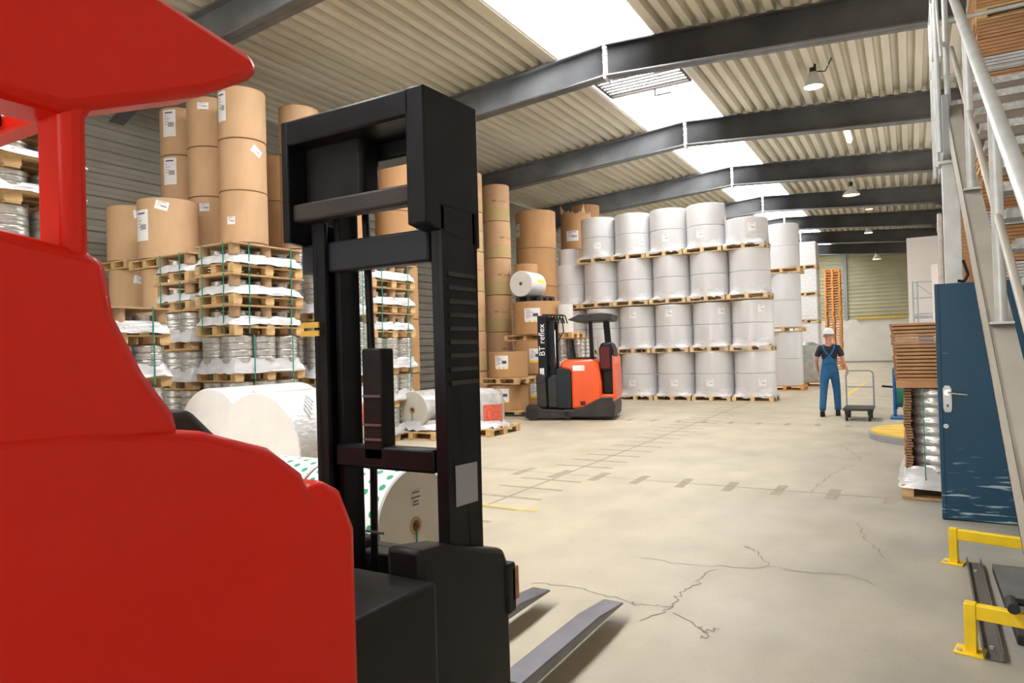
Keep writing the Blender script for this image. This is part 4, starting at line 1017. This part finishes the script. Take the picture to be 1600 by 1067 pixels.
MB().box(-.12, .4, -.25, .25, 0, .05).build('base', 'blueframe', t, bevel=.02); MB().box(-.06, .0, -.08, .08, .05, 1.0).build('upright', 'blueframe', t, bevel=.02)
MB().cyl((.02, 0, .58), (.32, 0, .58), .36, n=32).build('drum', 'greendrum', t); MB().cyl((0.005, 0, .58), (.02, 0, .58), .4, n=32).build('flange', 'blueframe', t)
MB().tube([(-.05, 0, .62), (-.25, 0, .64)], .02, 8).build('crank', 'black', t); MB().tube([(-.02, 0, 1.0), (.1, 0, 1.12), (.1, 0, 1.25)], .03, 8).build('grip', 'blueframe', t)
# ------------------------------------------------------------------ yellow barriers, channel, mat
def barrier(p0, p1, h, label):
    p0, p1 = Vector(p0), Vector(p1); L_ = (p1-p0).length; a = math.atan2((p1-p0).y, (p1-p0).x)
    t = thing('floor_barrier', label, 'barrier', p0, a, 'yellow floor barriers')
    for x in (0, L_):
        MB().box(x-.025, x+.025, -.03, .03, .008, h).build('post', 'yellow', t, bevel=.004)
        q = MB().box(x-.07, x+.06, -.06, .06, 0, .01).build('base_plate', 'yellow', t, bevel=.002)
        MB().cyl((x-.048, -.035, .008), (x-.048, -.035, .022), .012, n=6).build('bolt', 'galv', t)
    MB().box(.025, L_, -.025, .025, h-.075, h-.005).build('crossbar', 'yellow', t, bevel=.004)
    return t
barrier((.215, 5.66, 0), (1.25, 5.42, 0), .245, 'yellow floor barrier farther back, just in front of the blue door')
barrier((.215, 4.09, 0), (1.15, 3.92, 0), .25, 'nearest yellow floor barrier, crossing over the steel channel')
t = thing('channel_rail', 'long dark steel channel lying on the floor through the barriers', 'rail', (.315, 4.86, .002), math.radians(-1.0))
b = MB(); b.box(-.042, .042, -.84, .84, 0, .006); b.box(-.042, -.036, -.84, .84, 0, .04); b.box(.036, .042, -.84, .84, 0, .04); b.build('channel', 'channel', t)
for y in (-.7, .62): MB().cyl((0, y, .006), (0, y, .018), .011, n=6).build('bolt', 'galv', t)
t = thing('floor_scale', 'dark low platform with grey plate at the lower right edge', 'platform', (.78, 4.9, 0))
MB().box(-.36, .5, -.62, .62, 0, .055).build('frame', 'rubber', t, bevel=.01); MB().box(-.36, .5, -.45, .62, .056, .062).build('plate', 'matgrey', t)
b = MB()
for i in range(24):
    a, c_ = 2*math.pi*i/24, 2*math.pi*(i+1)/24; b.add([(-.15+.07*math.cos(a), -.25+.07*math.sin(a), .064), (-.15+.07*math.cos(c_), -.25+.07*math.sin(c_), .064), (-.15+.085*math.cos(c_), -.25+.085*math.sin(c_), .064), (-.15+.085*math.cos(a), -.25+.085*math.sin(a), .064)], [(0, 1, 2, 3)])
b.build('red_mark', 'redprint', t, recalc=False)
t = thing('lever_handle', 'black rubber-gripped lever resting over the nearest yellow barrier', 'handle', (.38, 4.02, .25))
MB().cyl((-.0, -.06, .035), (.0, .075, .035), .026, n=18).build('grip', 'rubber', t, bevel=.004); MB().tube([(.0, .04, .04), (.12, .03, .045), (.3, .02, .03), (.5, 0, -.02), (.6, 0, -.246)], .017, 12).build('lever', 'black', t)
# ------------------------------------------------------------------ hand cart
t = thing('platform_cart', 'black platform hand cart with tall hoop handle held by the walking person', 'cart', (-.93, 15.25, 0))
MB().box(-.27, .27, -.42, .42, .20, .245).build('platform', 'darkgrey', t, bevel=.012)
hp = [(-.25, .4, .245), (-.25, .4, .88), (-.235, .4, .93), (-.19, .4, .955), (.19, .4, .955), (.235, .4, .93), (.25, .4, .88), (.25, .4, .245)]
MB().tube(hp, .016, 12).build('hoop_handle', 'greypaint', t); MB().cyl((-.25, .4, .62), (.25, .4, .62), .012, n=10).build('cross_rail', 'greypaint', t)
for x in (-.2, .2):
    for y in (-.34, .34):
        w = MB().cyl((x-.022, y, .075), (x+.022, y, .075), .075, n=20).build('caster', 'rubber', t); MB().box(x-.035, x+.035, y-.03, y+.03, .12, .2).build('fork', 'darkgrey', w)
# ------------------------------------------------------------------ person
def skin_mesh(name, nodes, edges, matn, parent=None, sub=2, smooth=True):
    """nodes: list of (x,y,z,r[,r2]); first is the root"""
    me = bpy.data.meshes.new(name); me.from_pydata([n[:3] for n in nodes], edges, [])
    o = bpy.data.objects.new(name, me); COL.objects.link(o)
    md = o.modifiers.new('skin', 'SKIN'); md.use_smooth_shade = True
    sv = me.skin_vertices[0].data
    for i, n in enumerate(nodes): sv[i].radius = (n[3], n[4] if len(n) > 4 else n[3]); sv[i].use_root = (i == 0)
    s = o.modifiers.new('sub', 'SUBSURF'); s.levels = s.render_levels = sub
    bpy.context.view_layer.update()
    m2 = bpy.data.meshes.new_from_object(o.evaluated_get(bpy.context.evaluated_depsgraph_get()))
    bpy.data.objects.remove(o); m2.materials.clear(); m2.materials.append(M[matn])
    for p_ in m2.polygons: p_.use_smooth = True
    r = bpy.data.objects.new(name, m2); COL.objects.link(r)
    if parent: r.parent = parent
    return r
pt = thing('person', 'person in blue overalls, dark t-shirt and white cap walking away with the cart', 'person', (-1.50, 15.85, 0), math.radians(4))
# local: facing +y ; right side +x
HD = 1.70
body_n = [(0, 0, .98, .12, .09), (0, 0, 1.12, .13, .09), (0, .0, 1.28, .15, .1), (0, .01, 1.42, .14, .09), (0, .01, 1.50, .06), (0, .03, 1.56, .052), (0, .045, 1.63, .085, .095), (0, .05, 1.71, .085, .1), (0, .045, 1.765, .06, .07),   # 0-8
          (.09, 0, .93, .09), (.125, .06, .52, .055), (.135, .05, .10, .04), (.135, .13, .04, .035),             # 9-12 right leg
          (-.09, 0, .93, .09), (-.125, -.06, .52, .055), (-.155, -.24, .10, .04), (-.155, -.17, .04, .035),          # 13-16 left leg (pushing off)
          (.19, .0, 1.43, .055), (.26, -.04, 1.17, .038), (.33, -.04, .98, .026),                               # 17-19 right arm
          (-.19, .0, 1.43, .055), (-.25, -.03, 1.17, .038), (-.23, .10, .98, .026)]                             # 20-22 left arm
body_e = [(0, 1), (1, 2), (2, 3), (3, 4), (4, 5), (5, 6), (6, 7), (7, 8), (0, 9), (9, 10), (10, 11), (11, 12), (0, 13), (13, 14), (14, 15), (15, 16), (3, 17), (17, 18), (18, 19), (3, 20), (20, 21), (21, 22)]
# hands: palm nodes with five fingers each
def hand(base, hand_dir, side, curl):
    bx_, by_, bz_ = body_n[base][:3]; d = Vector(hand_dir).normalized(); s = Vector((0, 1, 0)); o0 = len(body_n)
    pm = Vector((bx_, by_, bz_))+d*.05; body_n.append((*pm, .026, .02)); body_e.append((base, o0))
    pk = pm+d*.04; body_n.append((*pk, .03, .016)); body_e.append((o0, o0+1))
    for i, L_ in enumerate((.065, .075, .07, .055)):
        off = s*(.03-.02*i); a = pk+off+d*.02; i0 = len(body_n); body_n.append((*a, .0095)); body_e.append((o0+1, i0))
        b_ = a+d*L_*.5+Vector((side*curl*.02, 0, 0)); body_n.append((*b_, .009)); body_e.append((i0, i0+1))
        c_ = b_+d*L_*.3+Vector((side*curl*.035, 0, -.005)); body_n.append((*c_, .0075)); body_e.append((i0+1, i0+2))
    a = pm+s*.035+d*.01; i0 = len(body_n); body_n.append((*a, .011)); body_e.append((o0, i0)); b_ = a+d*.035+s*.015+Vector((side*.01, 0, 0)); body_n.append((*b_, .009)); body_e.append((i0, i0+1))
hand(19, (.05, .1, -1), -1, 1.0); hand(22, (.0, .25, -1), 1, .8)
skin_mesh('body', body_n, body_e, 'skin', pt, 2)
ov = [(0, 0, .98, .165, .12), (0, 0, 1.08, .16, .115), (0, -.005, 1.18, .15, .11), (0, 0, 1.26, .10, .115),
      (.095, .005, .86, .102), (.125, .06, .52, .08), (.135, .05, .16, .07), (.135, .05, .10, .072),
      (-.095, -.01, .86, .102), (-.125, -.06, .52, .08), (-.15, -.21, .18, .07), (-.155, -.23, .11, .072)]
skin_mesh('overalls', ov, [(0, 1), (1, 2), (2, 3), (0, 4), (4, 5), (5, 6), (6, 7), (0, 8), (8, 9), (9, 10), (10, 11)], 'overall', pt, 2)
sh = [(0, 0, 1.40, .185, .105), (0, 0, 1.30, .17, .108), (0, 0, 1.10, .15, .104), (0, .005, 1.47, .12, .085), (0, .01, 1.515, .065, .06), (.17, 0, 1.43, .075), (.225, -.02, 1.30, .066), (.24, -.03, 1.235, .064), (-.17, 0, 1.43, .075), (-.22, -.015, 1.30, .066), (-.235, -.02, 1.235, .064)]
skin_mesh('t_shirt', sh, [(0, 1), (1, 2), (0, 3), (3, 4), (0, 5), (5, 6), (6, 7), (0, 8), (8, 9), (9, 10)], 'shirt', pt, 2)
b = MB()
for s in (-1, 1):
    pts = [(-s*.03, -.118, 1.235), (s*.04, -.122, 1.30), (s*.095, -.112, 1.40), (s*.11, -.07, 1.475), (s*.105, .0, 1.50), (s*.1, .09, 1.44)]
    for i in range(len(pts)-1):
        p0, p1 = Vector(pts[i]), Vector(pts[i+1]); w = .02
        b.add([p0+Vector((-w, 0, 0)), p0+Vector((w, 0, 0)), p1+Vector((w, 0, 0)), p1+Vector((-w, 0, 0)), p0+Vector((-w, -.012, .004)), p0+Vector((w, -.012, .004)), p1+Vector((w, -.012, .01)), p1+Vector((-w, -.012, .01))], [(0, 1, 2, 3), (4, 5, 6, 7), (0, 1, 5, 4), (1, 2, 6, 5), (2, 3, 7, 6), (3, 0, 4, 7)])
b.build('shoulder_straps', 'overall', pt)
b = MB(); b.prism([(-.12, 1.10), (.12, 1.10), (.045, 1.25), (-.045, 1.25)], 1, -.125, -.10); b.build('back_bib', 'overall', pt, bevel=.008)
b = MB(); b.lathe([(0, .115), (.05, .108), (.09, .075), (.108, .02), (.108, -.02), (.1, -.022)], 24, c=(0, .045, 1.745)); cp = b.build('cap', 'capwhite', pt)
b = MB(); b.prism([(-.07, .13), (.07, .13), (.05, .21), (0, .225), (-.05, .21)], 2, 1.735, 1.745); b.build('brim', 'capwhite', cp)
b = MB(); b.lathe([(.098, .0), (.1, .03), (.095, .05)], 20, c=(0, .04, 1.68)); b.build('hair', 'hairgrey', pt)
b = MB(); b.lathe([(0, -.02), (.014, -.012), (.016, 0), (.01, .02), (0, .024)], 10, c=(.093, .045, 1.675)); b.lathe([(0, -.02), (.014, -.012), (.016, 0), (.01, .02), (0, .024)], 10, c=(-.093, .045, 1.675))
b.lathe([(0, -.03), (.016, -.02), (.01, .0), (0, .02)], 8, c=(0, .15, 1.68)); b.build('ears_and_nose', 'skin', pt)
b = MB()
for x in (-.035, .035): b.lathe([(0, -.012), (.012, 0), (0, .012)], 8, c=(x, .135, 1.70))
b.build('eyes', 'ink', pt)
for (x, y, z, rx) in ((.135, .08, .0, 0), (-.155, -.20, .003, 0)):
    b = MB(); T = Matrix.Translation((x, y, z)) @ Matrix.Rotation(rx, 4, 'X')
    b.prism([(-.13, 0), (.15, 0), (.16, .03), (.12, .06), (.02, .085), (-.03, .12), (-.12, .12), (-.14, .05)], 0, -.045, .045, T=T); b.build('shoe', 'black', pt, bevel=.015)
